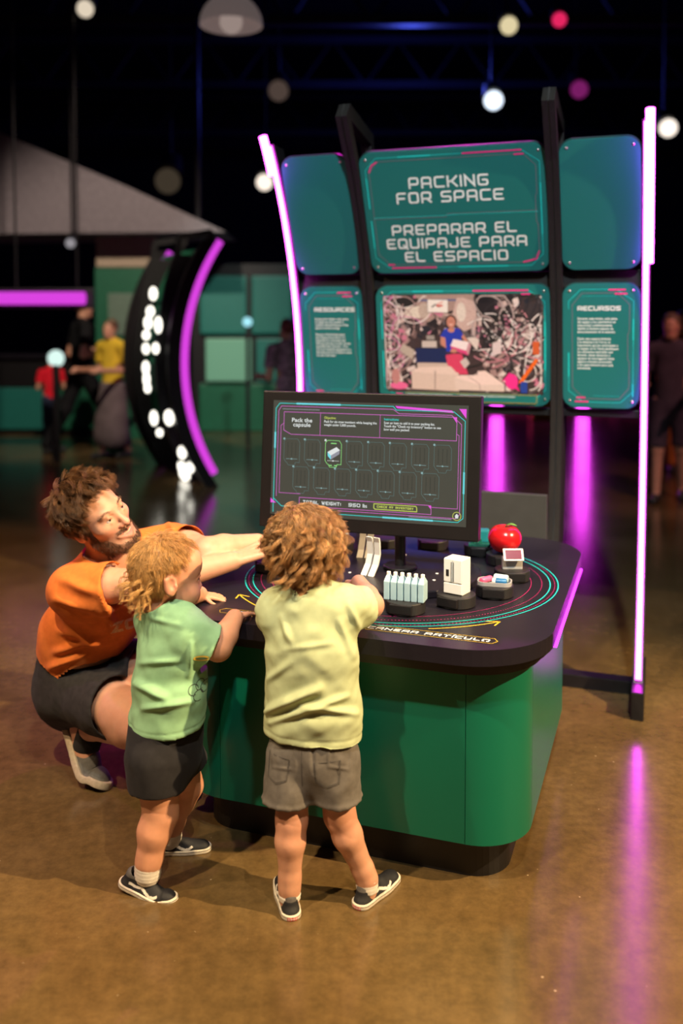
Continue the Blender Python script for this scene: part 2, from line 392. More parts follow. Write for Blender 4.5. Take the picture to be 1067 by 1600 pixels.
# ---------------------------------------------------------------- items on movable scan blocks
PUCKH = .032
def block(label, u, v, rz=0.0, r=.053):
    t = thing('scan_block', label, 'scan block', K(u, v, TZ + .0012), -TH + rz, 'scan blocks around the table ring')
    bm = bmesh.new(); cyl(bm, (0, 0), r, 0, PUCKH, 40, bevel=.003); mesh_bm('base', bm, M['blackmat'], t, smooth=False)
    bm = bmesh.new(); box(bm, (-.03, -r - .002, .006), (.03, -r * .72, PUCKH - .002), .002); mesh_bm('finger_grip', bm, M['black'], t)
    return t
def ptA(r, a): return CX + r * math.cos(math.radians(a)), CV + r * math.sin(math.radians(a))
# water bottles
t = block('round black scan block carrying six pale blue bottles', -.198, .161)
pale = mat('pale_blue_plastic', (.34, .5, .56), .4, var=.04); cream = mat('white_cap_plastic', (.74, .73, .7), .4, var=.03)
for i in range(6):
    x = -.047 + i * .0188
    bm = bmesh.new(); box(bm, (x - .0082, -.022, PUCKH), (x + .0082, .022, PUCKH + .05), .0022)
    vs = [bm.verts.new(p) for p in ((x - .008, -.02, PUCKH + .049), (x + .008, -.02, PUCKH + .049), (x + .008, .02, PUCKH + .049), (x - .008, .02, PUCKH + .049), (x - .005, -.006, PUCKH + .062), (x + .005, -.006, PUCKH + .062), (x + .005, .006, PUCKH + .062), (x - .005, .006, PUCKH + .062))]
    for q in ((0, 1, 5, 4), (1, 2, 6, 5), (2, 3, 7, 6), (3, 0, 4, 7), (4, 5, 6, 7)): bm.faces.new([vs[k] for k in q])
    b = mesh_bm('bottle', bm, pale, t)
    bm = bmesh.new(); cyl(bm, (x, 0), .0055, PUCKH + .061, PUCKH + .071, 14, bevel=.001); mesh_bm('bottle_cap', bm, cream, b)
# refrigerator
t = block('round black scan block carrying a white toy refrigerator', -.082, .261, -.28)
bm = bmesh.new(); box(bm, (-.028, -.018, PUCKH), (.028, .03, PUCKH + .098), .0025); mesh_bm('refrigerator_body', bm, M['white'], t)
for x0, x1, z0, z1 in ((-.027, -.001, .034, .097), (.001, .027, .034, .097), (-.027, .027, .003, .031)):
    bm = bmesh.new(); box(bm, (x0, -.0225, PUCKH + z0), (x1, -.018, PUCKH + z1), .0015); mesh_bm('refrigerator_door', bm, M['white'], t)
bm = bmesh.new(); box(bm, (-.0045, -.0245, PUCKH + .037), (-.0022, -.0222, PUCKH + .09)); box(bm, (.0022, -.0245, PUCKH + .037), (.0045, -.0222, PUCKH + .09)); mesh_bm('door_handle', bm, mat('grey_handle', (.22, .22, .21), .4, var=.05), t)
bm = bmesh.new(); box(bm, (-.0195, -.0236, PUCKH + .05), (-.011, -.0222, PUCKH + .068)); mesh_bm('water_dispenser', bm, M['blackmat'], t)
# medical tray
t = block('round black scan block with a tray of pink, blue and white tubes', .002, .384, .1)
bm = bmesh.new()
o_, i_ = rrect(-.048, -.03, .048, .034, .02), rrect(-.044, -.026, .044, .03, .017)
vo = [bm.verts.new((x, y, PUCKH + .010)) for x, y in o_]; vb = [bm.verts.new((x, y, PUCKH)) for x, y in o_]; vi = [bm.verts.new((x, y, PUCKH + .010)) for x, y in i_]; vf = [bm.verts.new((x, y, PUCKH + .002)) for x, y in i_]
n = len(o_)
for k in range(n):
    j = (k + 1) % n
    bm.faces.new((vb[k], vb[j], vo[j], vo[k])); bm.faces.new((vo[k], vo[j], vi[j], vi[k])); bm.faces.new((vi[k], vi[j], vf[j], vf[k]))
bm.faces.new(vf)
mesh_bm('tray', bm, mat('grey_tray', (.3, .29, .3), .4, var=.05), t)
def roll(name, a, b, r, m):
    bm = bmesh.new(); a, b = Vector(a), Vector(b); d = (b - a).normalized()
    tube(bm, [a - d * r * .1, a, a + d * r * .25, b - d * r * .25, b, b + d * r * .1], [r * .6, r * .9, r, r, r * .9, r * .6], 16); return mesh_bm(name, bm, m, t, smooth=True)
z = PUCKH + .002
roll('pink_tube', (-.036, -.018, z + .0095), (-.012, .014, z + .0095), .0085, mat('pink_plastic', (.75, .1, .22), .35, var=.04))
roll('pale_canister', (-.002, .018, z + .0115), (.036, .008, z + .0115), .0115, mat('ice_blue_plastic', (.42, .58, .64), .35, var=.04))
roll('blue_bottle', (.004, -.014, z + .0095), (.034, -.016, z + .0095), .009, mat('blue_plastic', (.02, .13, .32), .35, var=.04))
roll('white_cap', (-.006, -.0135, z + .0095), (.004, -.014, z + .0095), .0085, M['white'])
# camera
t = block('round black scan block carrying a small silver camera', .023, .564, .35)
silver = mat('silver_plastic', (.5, .48, .47), .35, .2, var=.05)
bm = bmesh.new(); box(bm, (-.03, -.012, PUCKH), (.03, .012, PUCKH + .036), .003); mesh_bm('camera_body', bm, silver, t)
bm = bmesh.new(); box(bm, (-.03, -.03, PUCKH + .03), (.03, -.026, PUCKH + .068), .002)
bmesh.ops.rotate(bm, verts=bm.verts, cent=(0, -.028, PUCKH + .03), matrix=Matrix.Rotation(-.55, 3, 'X')); mesh_bm('flip_screen', bm, M['white'], t)
bm = bmesh.new(); box(bm, (-.024, -.0312, PUCKH + .035), (.024, -.030, PUCKH + .063))
bmesh.ops.rotate(bm, verts=bm.verts, cent=(0, -.028, PUCKH + .03), matrix=Matrix.Rotation(-.55, 3, 'X')); mesh_bm('screen_glass', bm, mat('dark_red_screen', (.13, .008, .035), .25, var=.1), t)
bm = bmesh.new(); tube(bm, [(0, .012, PUCKH + .018), (0, .03, PUCKH + .018)], .013, 20); mesh_bm('lens', bm, M['black'], t)
# apple
t = block('round black scan block carrying a big red apple', -.029, .742, .2, .058)
red = mat('glossy_red_apple', (.72, .012, .016), .22, spec=.5, var=.1, vscale=18, coat=.4)
bm = bmesh.new(); nu, nv = 36, 24; rows = []
for j in range(nv + 1):
    ph = PI * j / nv; row = []
    for i in range(nu):
        a = 2 * PI * i / nu
        r = math.sin(ph) * (.0535 + .0012 * math.cos(5 * a) * (j / nv)); zz = math.cos(ph)
        h = .047 * zz - .016 * math.exp(-(r / .015) ** 2) * (1 if zz > 0 else -.7)
        r *= 1 + .07 * zz
        row.append(bm.verts.new((r * math.cos(a), r * math.sin(a), PUCKH + .047 + h + .0)))
    rows.append(row)
for a, b in zip(rows, rows[1:]):
    for i in range(nu): bm.faces.new((a[i], b[i], b[(i + 1) % nu], a[(i + 1) % nu]))
bmesh.ops.remove_doubles(bm, verts=bm.verts, dist=1e-5)
for v in bm.verts:
    if v.co.z < PUCKH + .002: v.co.z = PUCKH + .002
mesh_bm('apple', bm, red, t, smooth=True)
bm = bmesh.new(); tube(bm, [(0, 0, PUCKH + .075), (.003, 0, PUCKH + .085), (.006, .001, PUCKH + .09)], [.0025, .002, .0025], 8); mesh_bm('apple_stem', bm, mat('brown_stem', (.1, .05, .02), .7, var=.1), t, smooth=True)
bm = bmesh.new(); L = []
for i in range(9):
    s = i / 8; wv = .008 * math.sin(PI * min(1, s * .92 + .04)) ; x = .004 + s * .034; zz = PUCKH + .0885 + .004 * math.sin(s * PI) + .002
    L.append([bm.verts.new((x, y, zz + abs(y) * .25)) for y in (-wv, 0, wv)])
for a, b in zip(L, L[1:]):
    for k in (0, 1): bm.faces.new((a[k], b[k], b[k + 1], a[k + 1]))
o = mesh_bm('apple_leaf', bm, mat('green_leaf', (.16, .38, .07), .5, var=.1), t, smooth=True); o.modifiers.new('thick', 'SOLIDIFY').thickness = .0022
# circuit device
t = block('round black scan block carrying a teal electronic device behind the apple', -.125, .835, .2)
bm = bmesh.new(); box(bm, (-.028, -.012, PUCKH + .008), (.03, .028, PUCKH + .05), .006); mesh_bm('device_case', bm, mat('teal_plastic', (.012, .19, .22), .35, var=.1), t)
bm = bmesh.new(); box(bm, (-.038, -.036, PUCKH), (.034, .034, PUCKH + .008), .001)
for i in range(9):
    x = random.uniform(-.034, .02); y = random.uniform(-.034, -.018); box(bm, (x, y, PUCKH + .007), (x + .008, y + .007, PUCKH + random.uniform(.012, .024)))
mesh_bm('circuit_board', bm, mat('green_circuit', (.01, .1, .07), .4, var=.5, vscale=150), t)
bm = bmesh.new(); cyl(bm, (-.012, -.022), .006, PUCKH + .006, PUCKH + .034, 16, bevel=.001); mesh_bm('capacitor', bm, silver, t)
# plain blocks half hidden under the monitor and by the hands
for lab, a in (('empty round black scan block under the right end of the monitor', 88), ('empty round black scan block under the middle of the monitor', 114), ('round black scan block with a pale blue box, behind the curly-haired child', 140)):
    u, v = ptA(.372, a); t = block(lab, u, v)
    if a == 140:
        bm = bmesh.new(); box(bm, (-.03, -.02, PUCKH), (.03, .02, PUCKH + .05), .004); mesh_bm('toy_box', bm, pale, t)
t = block('round black scan block by the hand of the person in the orange shirt', -.70, .42)
bm = bmesh.new(); cyl(bm, (0, 0), .03, PUCKH, PUCKH + .012, 20, bevel=.003); mesh_bm('toy_canister', bm, silver, t)
t = block('round black scan block in front of the curly-haired child', -.335, .125)
bm = bmesh.new(); box(bm, (-.03, -.02, PUCKH), (.03, .02, PUCKH + .024), .006); mesh_bm('toy_kit', bm, red, t)
# bent metal brackets standing on the disc
def bracket(label, u, v, prof, tilt, rz):
    t = thing('bent_metal_bracket', label, 'bracket', K(u, v, TZ + .0225), -TH + rz, 'bent metal bracket pairs')
    for dx in (-.0125, .0125):
        bm = bmesh.new(); rows = []
        for (y, zz) in prof:
            rows.append([bm.verts.new((dx + sx * .0095 + tilt * zz, y + sy, zz)) for sx, sy in ((-1, 0), (1, 0), (1, .006), (-1, .006))])
        for a, b in zip(rows, rows[1:]):
            for k in range(4): bm.faces.new((a[k], a[(k + 1) % 4], b[(k + 1) % 4], b[k]))
        bm.faces.new(rows[0][::-1]); bm.faces.new(rows[-1])
        mesh_bm('bent_strip', bm, M['white'], t)
bracket('tall pair of bent white strips on the black disc near the monitor pole', -.372, .400, [(-.02, 0), (.0, .03), (.006, .06), (-.004, .10), (-.012, .115)], .12, -.25)
bracket('pair of bent white strips hanging low under the monitor edge', -.452, .585, [(-.01, 0), (.004, .022), (.01, .06), (.012, .10)], .1, .1)
# ================================================================ the monitor
mc = Vector((.0745, 2.7527, .9779)); myaw, mt = .3201, .0915
mw, mh, md_ = .684, .422, .045
mon = thing('monitor', 'wide black touch screen monitor on a pole showing a packing game', 'monitor', K(CX, CV, TZ + .0228), -myaw)
R_ = Matrix(((math.cos(myaw), math.sin(myaw) * math.sin(mt), 0, 0), (-math.sin(myaw), math.cos(myaw) * math.sin(mt), 0, 0), (0, math.cos(mt), 0, 0), (0, 0, 0, 1)))
ux = Vector((math.cos(myaw), -math.sin(myaw), 0)); uy = Vector((math.sin(myaw) * math.sin(mt), math.cos(myaw) * math.sin(mt), math.cos(mt))); uz = ux.cross(uy)
WM = Matrix((ux, uy, uz)).transposed().to_4x4(); WM.translation = mc
inv0 = (Matrix.Translation(mon.location) @ Matrix.Rotation(-myaw, 4, 'Z')).inverted()
LM = inv0 @ WM
bm = bmesh.new(); box(bm, (-mw / 2, -mh / 2, -md_), (mw / 2, mh / 2, 0), .004); mesh_bm('housing', bm, mat('black_monitor_frame', (.006, .005, .0055), .42, spec=.3, var=.1), mon, mw=LM)
sw, sh, sy0 = .306, .176, .006
scr_m = mat('lit_screen', (.01, .011, .01), .3, emit=(.046, .047, .038), estr=1.0)
bm = bmesh.new(); flat(bm, [(-sw, sy0 - sh), (sw, sy0 - sh), (sw, sy0 + sh), (-sw, sy0 + sh)], .0008); scr = mesh_bm('screen', bm, scr_m, mon, mw=LM)
E_c = glow('screen_cyan', (.06, .62, .58), 1.0); E_p = glow('screen_pink', (.66, .16, .58), 1.0); E_w = glow('screen_white', (.75, .78, .76), 1.0); E_d = glow('screen_dim_teal', (.12, .2, .19), 1.0)
E_y = glow('screen_lime', (.55, .62, .12), 1.0); E_g = glow('screen_green', (.28, .72, .22), 1.0); E_m = glow('screen_magenta', (.85, .1, .75), 1.0); E_b = glow('screen_light_cyan', (.2, .75, .85), 1.0); E_k = glow('screen_black', (.03, .032, .027), 1.0)
# screen coordinates: photo crop pixels -> local plane
def S(x, y):
    """bilinear over the screen: x 0..1 left-right, y 0..1 top-bottom"""
    return (-sw + 2 * sw * x, sy0 + sh - 2 * sh * y)
class Ink:
    def __init__(s): s.d = {}
    def bm(s, k):
        if k not in s.d: s.d[k] = bmesh.new()
        return s.d[k]
    def line(s, k, pts, w, z=.0013, closed=False): ribbon(s.bm(k), pts, w, z, closed)
    def poly(s, k, pts, z=.0013): flat(s.bm(k), pts, z)
    def done(s, names, parent, mw=None):
        for k, b in s.d.items():
            nm, m = names[k]; o = mesh_bm(nm, b, m, parent)
            if mw is not None: o.matrix_basis = mw
ink = Ink(); LW = .0019
def SL(k, pts, w=LW, closed=False): ink.line(k, [S(*p) for p in pts], w, closed=closed)
SL('c', [(.015, .98), (.015, .07), (.035, .025), (.63, .025), (.645, .055), (.93, .055), (.985, .13), (.985, .93), (.96, .965), (.33, .965), (.30, .925), (.06, .925), (.015, .86)], .0022)
SL('p', [(.03, .84), (.03, .09), (.045, .05), (.63, .05), (.66, .085), (.92, .085), (.968, .16), (.968, .90), (.95, .935), (.36, .935)], .0016)
SL('b', [(.125, .025), (.36, .025)], .005); SL('b', [(.015, .28), (.015, .42)], .005); SL('b', [(.985, .55), (.985, .73)], .005); SL('b', [(.59, .965), (.84, .965)], .005)
ink.poly('m', [S(*p) for p in ((.64, .02), (.92, .045), (.93, .065), (.65, .04))]); ink.poly('m', [S(*p) for p in ((.955, .03), (.99, .03), (.99, .11))]); ink.poly('m', [S(*p) for p in ((.0, .86), (.0, .9), (.03, .9))])
SL('w2', [(.05, .075), (.25, .075)], .002); SL('w2', [(.72, .945), (.93, .945)], .002)
SL('p', [(.06, .10), (.93, .10), (.945, .13), (.945, .295), (.10, .295), (.06, .26)], .0016, True)
SL('p', [(.255, .10), (.255, .295)], .0012); SL('p', [(.565, .10), (.565, .295)], .0012)
SL('p', [(.06, .20), (.045, .22), (.045, .81), (.16, .81)], .0014); SL('p', [(.945, .24), (.957, .25), (.957, .855), (.83, .855)], .0014)
ink.poly('m', [S(*p) for p in ((.925, .10), (.945, .10), (.945, .15))])
def slot(x, y, on=False):
    k = 'g' if on else 'd'; ww, hh = .084, .205
    SL(k, [(x + .012, y), (x + ww - .012, y), (x + ww, y + .03), (x + ww, y + hh), (x + ww * .75, y + hh), (x + ww * .7, y + hh + .025), (x + ww * .28, y + hh + .025), (x + ww * .2, y + hh), (x + .012, y + hh), (x, y + hh - .03), (x, y + .02)], .0016 if on else .001, True)
    SL('b2' if not on else 'w', [(x + .012, y + hh - .03), (x + ww - .012, y + hh - .03)], .001)
    for px, py, r in ((x, y, .0035), (x + ww / 2, y + hh - .03, .0024)):
        c = S(px, py); ink.poly('b2' if not on else 'w', [(c[0] + r * math.cos(a * PI / 5), c[1] + r * math.sin(a * PI / 5)) for a in range(10)], .0015)
    if not on:
        for q in (.25, .5, .75): SL('k', [(x + ww * q, y + .03), (x + ww * q, y + hh - .05)], .0008)
for i in range(8): slot(.065 + i * .1105, .335, i == 2)
for i in range(7): slot(.118 + i * .1105, .575)
x, y = .286, .335
ink.poly('w', [S(x + .012, y + .10), S(x + .058, y + .055), S(x + .076, y + .08), S(x + .03, y + .13)][::-1], .0014)
ink.poly('b', [S(x + .012, y + .10), S(x + .03, y + .13), S(x + .03, y + .165), S(x + .014, y + .135)][::-1], .0014); ink.poly('w2', [S(x + .03, y + .13), S(x + .076, y + .08), S(x + .074, y + .115), S(x + .03, y + .165)][::-1], .0014)
SL('g', [(x + .028, y + .025), (x + .058, y + .025)], .003); SL('g', [(x + .02, y + .215), (x + .036, y + .215)], .003); SL('g', [(x + .048, y + .215), (x + .064, y + .215)], .003)
SL('p', [(.155, .84), (.815, .84), (.83, .87), (.83, .915), (.16, .915), (.155, .90)], .0016, True); ink.poly('m', [S(*p) for p in ((.815, .84), (.83, .84), (.83, .875))])
SL('y', [(.545, .855), (.755, .855), (.76, .87), (.76, .90), (.55, .90), (.545, .89)], .0026, True)
c = S(.955, .915); ink.line('y', [(c[0] + .012 * math.cos(a * PI / 12), c[1] + .012 * math.sin(a * PI / 12)) for a in range(24)], .0018, closed=True)
ink.poly('w', [(c[0] - .0065, c[1]), (c[0] - .0045, c[1]), (c[0] - .0045, c[1] - .006), (c[0] + .0045, c[1] - .006), (c[0] + .0045, c[1]), (c[0] + .0065, c[1]), (c[0], c[1] + .0075)][::1], .0015)
letters(ink.bm('w'), 'TOTAL WEIGHT:', S(.175, 0)[0], S(0, .893)[1], .0105, wd=.62, th=.2, gap=.4, z=.0014)
letters(ink.bm('w'), '950', S(.415, 0)[0], S(0, .893)[1], .0105, wd=.84, th=.2, gap=.4, z=.0014)
letters(ink.bm('y'), 'CHECK MY INVENTORY', S(.652, 0)[0], S(0, .887)[1], .007, wd=.55, th=.24, gap=.4, z=.0014, align='c')
ink.done(dict(c=('cyan_frame_line', E_c), p=('pink_frame_line', E_p), b=('light_cyan_bar', E_b), m=('magenta_corner', E_m), w=('white_graphic', E_w), w2=('grey_graphic', glow('screen_grey', (.3, .3, .34), 1)), d=('item_slot', E_d), b2=('slot_dot', glow('screen_pale_teal', (.26, .42, .42), 1)), g=('selected_slot', E_g), y=('lime_button', E_y), k=('slot_grid', E_k)), scr)
for o in scr.children: pass
def screen_text(body, x, y, size, m, align='LEFT', line=.85, sx=.86): 
    p = S(x, y); text('screen_lettering', body, size, m, scr, Matrix.Translation((p[0], p[1], .0014)), align, 1.02, line, sx)
screen_text('Pack the\ncapsule', .157, .185, .0175, E_w, 'CENTER', .8, 1.1)
screen_text('Objective:', .275, .15, .0105, E_y); screen_text('Pack for six crew members while keeping the\nweight under 5,000 pounds.', .275, .182, .0103, E_w, line=.95)
screen_text('Instructions:', .585, .145, .0105, E_c); screen_text('Scan an item to add it to your packing list.\nTouch the "Check my inventory" button to see\nhow well you packed.', .585, .175, .0103, E_w, line=.95)
screen_text('lbs', .487, .893, .015, E_w)
bm = bmesh.new(); cyl(bm, (0, 0), .052, 0, .012, 40, bevel=.004); mesh_bm('stand_base', bm, M['black'], mon)
bm = bmesh.new(); cyl(bm, (0, 0), .0165, .01, .40, 28); mesh_bm('stand_pole', bm, M['black'], mon, smooth=False)
bk = inv0 @ (WM @ Vector((.09, 0, -md_)))
bm = bmesh.new(); box(bm, (-.045, bk.y - .012, .26), (.045, .02, .36), .004); mesh_bm('mount_plate', bm, M['black'], mon)
# ================================================================ the display board
board = thing('display_board', 'tall curved black display board with six teal sign panels and magenta neon edges', 'display board', (KX, KY, 0), -TH)
RA, AV, AZ = 1.85, -.343, 1.05
def arcv(z, r=RA): return AV + math.sqrt(max(0, r * r - (z - AZ) ** 2))
def plate_bm(bm, u0, u1):
    n = 40; F = [(arcv(z, RA + .006) - .028, z) for z in np.linspace(0, 1.99, n)]; B = [(arcv(z, RA) + .15 + .07 * max(0, (z - 1.5) / .49), z) for z in np.linspace(0, 1.99, n)]
    for a, b, c, d in zip(F, F[1:], B, B[1:]):
        q = [a, b, d, c]
        v0 = [bm.verts.new((u0, p[0], p[1])) for p in q]; v1 = [bm.verts.new((u1, p[0], p[1])) for p in q]
        bm.faces.new(v0); bm.faces.new(v1[::-1])
        bm.faces.new((v0[0], v1[0], v1[1], v0[1])); bm.faces.new((v0[2], v1[2], v1[3], v0[3]))
    def poly(q):
        v0 = [bm.verts.new((u0, p[0], p[1])) for p in q]; v1 = [bm.verts.new((u1, p[0], p[1])) for p in q]
        bm.faces.new(v0); bm.faces.new(v1[::-1])
        for i in range(len(q)): bm.faces.new((v0[i], v0[(i + 1) % len(q)], v1[(i + 1) % len(q)], v1[i]))
    f0, b0 = F[-1], B[-1]
    ft = (arcv(2.17) - .03, 2.17); ft2 = (ft[0] + .045, 2.225); bt = (b0[0] - .03, 2.165); 
    poly([f0, ft, ft2, (ft2[0] + .012, 2.165), (f0[0] + .05, 1.99)])
    poly([ft2, bt, (bt[0] - .03, bt[1] - .045), (ft2[0] + .012, 2.165)])
    poly([bt, (b0[0], 1.99), (b0[0] - .05, 1.99), (bt[0] - .03, bt[1] - .045)])
for uc in (-.710, .050):
    bm = bmesh.new(); plate_bm(bm, uc - .0225, uc - .0025); plate_bm(bm, uc + .0025, uc + .0225)
    p = mesh_bm('post', bm, M['post'], board)
    bm = bmesh.new(); plate_bm(bm, uc - .003, uc + .003)
    for v in bm.verts: v.co.y = v.co.y + (.006 if v.co.y < arcv(v.co.z) + .05 else -.006)
    mesh_bm('post_core', bm, M['blackmat'], p)
for u in (-1.035, .376):
    pts = [(u, arcv(z) - .012, z) for z in np.linspace(.115, 2.09, 60)]
    bm = bmesh.new(); tube(bm, pts, .0105, 10); mesh_bm('neon_tube', bm, M['neon'], board, smooth=True)
    zs = np.linspace(1.62 if u > 0 else 1.99, 2.125, 16); du = .011 if u > 0 else -.012
    bm = bmesh.new(); tube(bm, [(u + du, arcv(z) - .02, z) for z in zs], .0165, 12); mesh_bm('neon_blur_sleeve', bm, M['neon'], board, smooth=True)  # added glowing sleeve imitating the blurred, thicker look of the neon top
    bm = bmesh.new(); zz = np.linspace(0, 2.1, 36); rows = []
    for z in zz:
        v = arcv(z); rows.append([bm.verts.new((u + a, v + b, z)) for a, b in ((-.016, .0), (.016, .0), (.016, .10), (-.016, .10))])
    for a, b in zip(rows, rows[1:]):
        for k in range(4): bm.faces.new((a[k], a[(k + 1) % 4], b[(k + 1) % 4], b[k]))
    bm.faces.new(rows[0][::-1]); bm.faces.new(rows[-1]); mesh_bm('edge_rail', bm, M['black'], board)
    bm = bmesh.new(); box(bm, (u - .022, arcv(0) - .03, 0), (u + .022, arcv(0) + .35, .1), .004); mesh_bm('rail_foot', bm, M['black'], board)
for z0, z1 in ((1.535, 1.600), (1.03, 1.06), (1.99, 2.03)):
    bm = bmesh.new(); v = arcv((z0 + z1) / 2); box(bm, (-1.02, v + .03, z0), (.362, v + .06, z1), .003); mesh_bm('crossbar', bm, M['black'], board)
bm = bmesh.new(); box(bm, (-.688, arcv(.4) + .01, .0), (.028, arcv(.4) + .03, .735), .003); mesh_bm('lower_panel', bm, M['grey'], board)
for z0 in (.0, ):
    bm = bmesh.new(); v = arcv(0); box(bm, (-1.05, v + .2, 0), (.39, v + .26, .05), .003); mesh_bm('floor_bar', bm, M['black'], board)

def panel(u0, u1, lo, hi, name='sign_panel', hexp=.027):
    (v0, z0), (v1, z1) = lo, hi
    d = Vector((0, v1 - v0, z1 - z0)); H = d.length + 2 * hexp; d.normalize()
    n = Vector((1, 0, 0)).cross(d)
    Mx = Matrix((Vector((1, 0, 0)), d, n)).transposed().to_4x4(); Mx.translation = Vector(((u0 + u1) / 2, (v0 + v1) / 2, (z0 + z1) / 2))
    W_ = u1 - u0 + .05
    bm = bmesh.new(); prism(bm, rrect(-W_ / 2, -H / 2, W_ / 2, H / 2, .05, 10), -.010, 0, .002)
    p = mesh_bm(name, bm, M['teal'], board); p.matrix_basis = Mx
    bm = bmesh.new(); prism(bm, rrect(-W_ / 2 - .004, -H / 2 - .004, W_ / 2 + .004, H / 2 + .004, .053, 10), -.020, -.0085)
    mesh_bm('backing_board', bm, M['tealdark'], p)
    sx, sy = (u1 - u0) / 2, d.length and (H / 2 - hexp)
    for a in (-1, 1):
        for b in (-1, 1):
            bm = bmesh.new(); bmesh.ops.create_uvsphere(bm, u_segments=12, v_segments=6, radius=.0055)
            for v in bm.verts: v.co.z = v.co.z * .5; v.co.x += a * sx; v.co.y += b * sy
            mesh_bm('screw', bm, M['steel'], p, smooth=True)
    return p, W_, H
UP = ((1.4113, 1.6256), (1.2345, 2.0262)); LP = ((1.5048, 1.0959), (1.4391, 1.5213))
def frame_art(p, W_, H, big):
    k = Ink(); z = .0007; a, b = W_ / 2, H / 2; i = .022; c = .045; j = i + .014
    k.line('c', [(-a + i, b - .2 * H), (-a + i, b - i - c), (-a + i + c, b - i), (a - i - c * 1.4, b - i), (a - i, b - i - c), (a - i, -b + i + c), (a - i - c, -b + i), (-a + i + c * 1.2, -b + i), (-a + i, -b + i + c), (-a + i, -b + .3 * H)], .0022, z)
    k.line('m', [(-a + j, 0), (-a + j, b - j - c), (-a + j + c * .8, b - j), (a - j - c, b - j), (a - j, b - j - c), (a - j, .12 * H), (a - j - .006, .1 * H), (a - j - .006, -.1 * H), (a - j, -.12 * H), (a - j, -b + j + c), (a - j - c * .8, -b + j), (-a + j + c, -b + j), (-a + j, -b + j + c), (-a + j, 0)], .0018, z)
    lw = .0055
    if big:
        k.line('p', [(-a + j, b - j - c * .9), (-a + j + .012, b - j - .014), (-a + j + c * .8, b - j)], .005, z + .0003)
        k.line('c', [(-.28 * W_, b - i), (-.1 * W_, b - i)], lw, z + .0002)
        k.line('p', [(.07 * W_, b - i), (.38 * W_, b - i)], lw, z + .0004); k.line('p', [(.34 * W_, b - j - .001), (.39 * W_, b - j - .001)], lw, z + .0004)
        k.line('p', [(-.38 * W_, -b + i), (-.12 * W_, -b + i)], lw, z + .0004); k.line('p', [(-.40 * W_, -b + j), (-.36 * W_, -b + j)], lw, z + .0004)
        k.line('c', [(.0, -b + i), (.28 * W_, -b + i)], lw, z + .0002); k.line('p', [(.36 * W_, -b + j), (a - j - .012, -b + j + .012), (a - j, -b + j + c)], .005, z + .0003)
        for s_, y0, y1 in ((-1, .05, .3), (-1, -.28, -.05), (1, -.2, .2)): k.line('c', [(s_ * (a - i), y0 * H), (s_ * (a - i), y1 * H)], .005, z + .0002)
    else:
        k.line('p', [(.1 * W_, b - i - .002), (.32 * W_, b - i - .002)], lw, z + .0004); k.line('p', [(.18 * W_, b - j - .003), (.34 * W_, b - j - .003)], lw, z + .0004)
        k.line('p', [(-.32 * W_, -b + j + .004), (-.2 * W_, -b + j + .004)], lw, z + .0004); k.line('p', [(-.34 * W_, -b + i + .002), (-.16 * W_, -b + i + .002)], lw, z + .0004)
        k.line('c', [(-.25 * W_, b - j - .012), (.2 * W_, b - j - .012)], .001, z); k.line('c', [(-.1 * W_, -b + j + .012), (.25 * W_, -b + j + .012)], .001, z)
        for s_, y0, y1 in ((-1, -.25, -.05), (1, .05, .22), (1, -.4, -.3)): k.line('c', [(s_ * (a - i), y0 * H), (s_ * (a - i), y1 * H)], .005, z + .0002)
    k.done(dict(c=('cyan_line_art', M['cyanink']), p=('magenta_line_art', M['pinkink']), m=('mauve_line_art', M['mauveink'])), p)
panel(-.9864, -.7603, *UP); panel(.0998, .3307, *UP)
p, W_, H = panel(-.6595, .0011, *UP); frame_art(p, W_, H, True)
bm = bmesh.new()
kw = dict(wd=.76, th=.165, gap=.37, z=.0009, align='c', space=.62)
for s_, x, y, h in (('PACKING', -.012, .098, .0445), ('FOR SPACE', -.012, .040, .0445), ('PREPARAR EL', -.008, -.088, .0425), ('EQUIPAJE PARA', -.003, -.144, .0425), ('EL ESPACIO', -.006, -.200, .0425)):
    letters(bm, s_, x, y, h, **kw)
mesh_bm('title_lettering', bm, M['whiteink'], p)
k = Ink(); k.line('c', [(-W_ / 2 + .034, -.0135), (-.03, -.0135), (-.024, -.0105), (W_ / 2 - .034, -.0105)], .0022, .0008); k.line('m', [(-W_ / 2 + .036, -.018), (-.03, -.018), (-.024, -.006), (W_ / 2 - .036, -.006)], .0016, .0008)
k.done(dict(c=('cyan_line_art', M['cyanink']), m=('mauve_line_art', M['mauveink'])), p)
EN = 'During each mission, every piece\nof equipment and supplies is\ncarefully selected because of the\nstation\'s limited storage.'
EN2 = 'Because of this limited space\nand distance from Earth, it is\nimportant for astronauts and\ntheir ground team to plan out the\nessentials they will pack – from\nfood and research equipment to a\nfew personal and recreation items\nfor each astronaut.'
ES = 'Durante cada misión, cada pieza\ndel equipo y los suministros se\nseleccionan cuidadosamente\ndebido al limitado espacio de\nalmacenamiento de la estación.'
ES2 = 'Dado este espacio limitado\ny la distancia a la Tierra, es\nimportante que los astronautas y\nsu equipo en la Tierra planifiquen\nlos elementos esenciales que\nllevarán, desde alimentos y\nequipos de investigación hasta\nalgunos artículos personales\ny de esparcimiento para cada\nastronauta.'
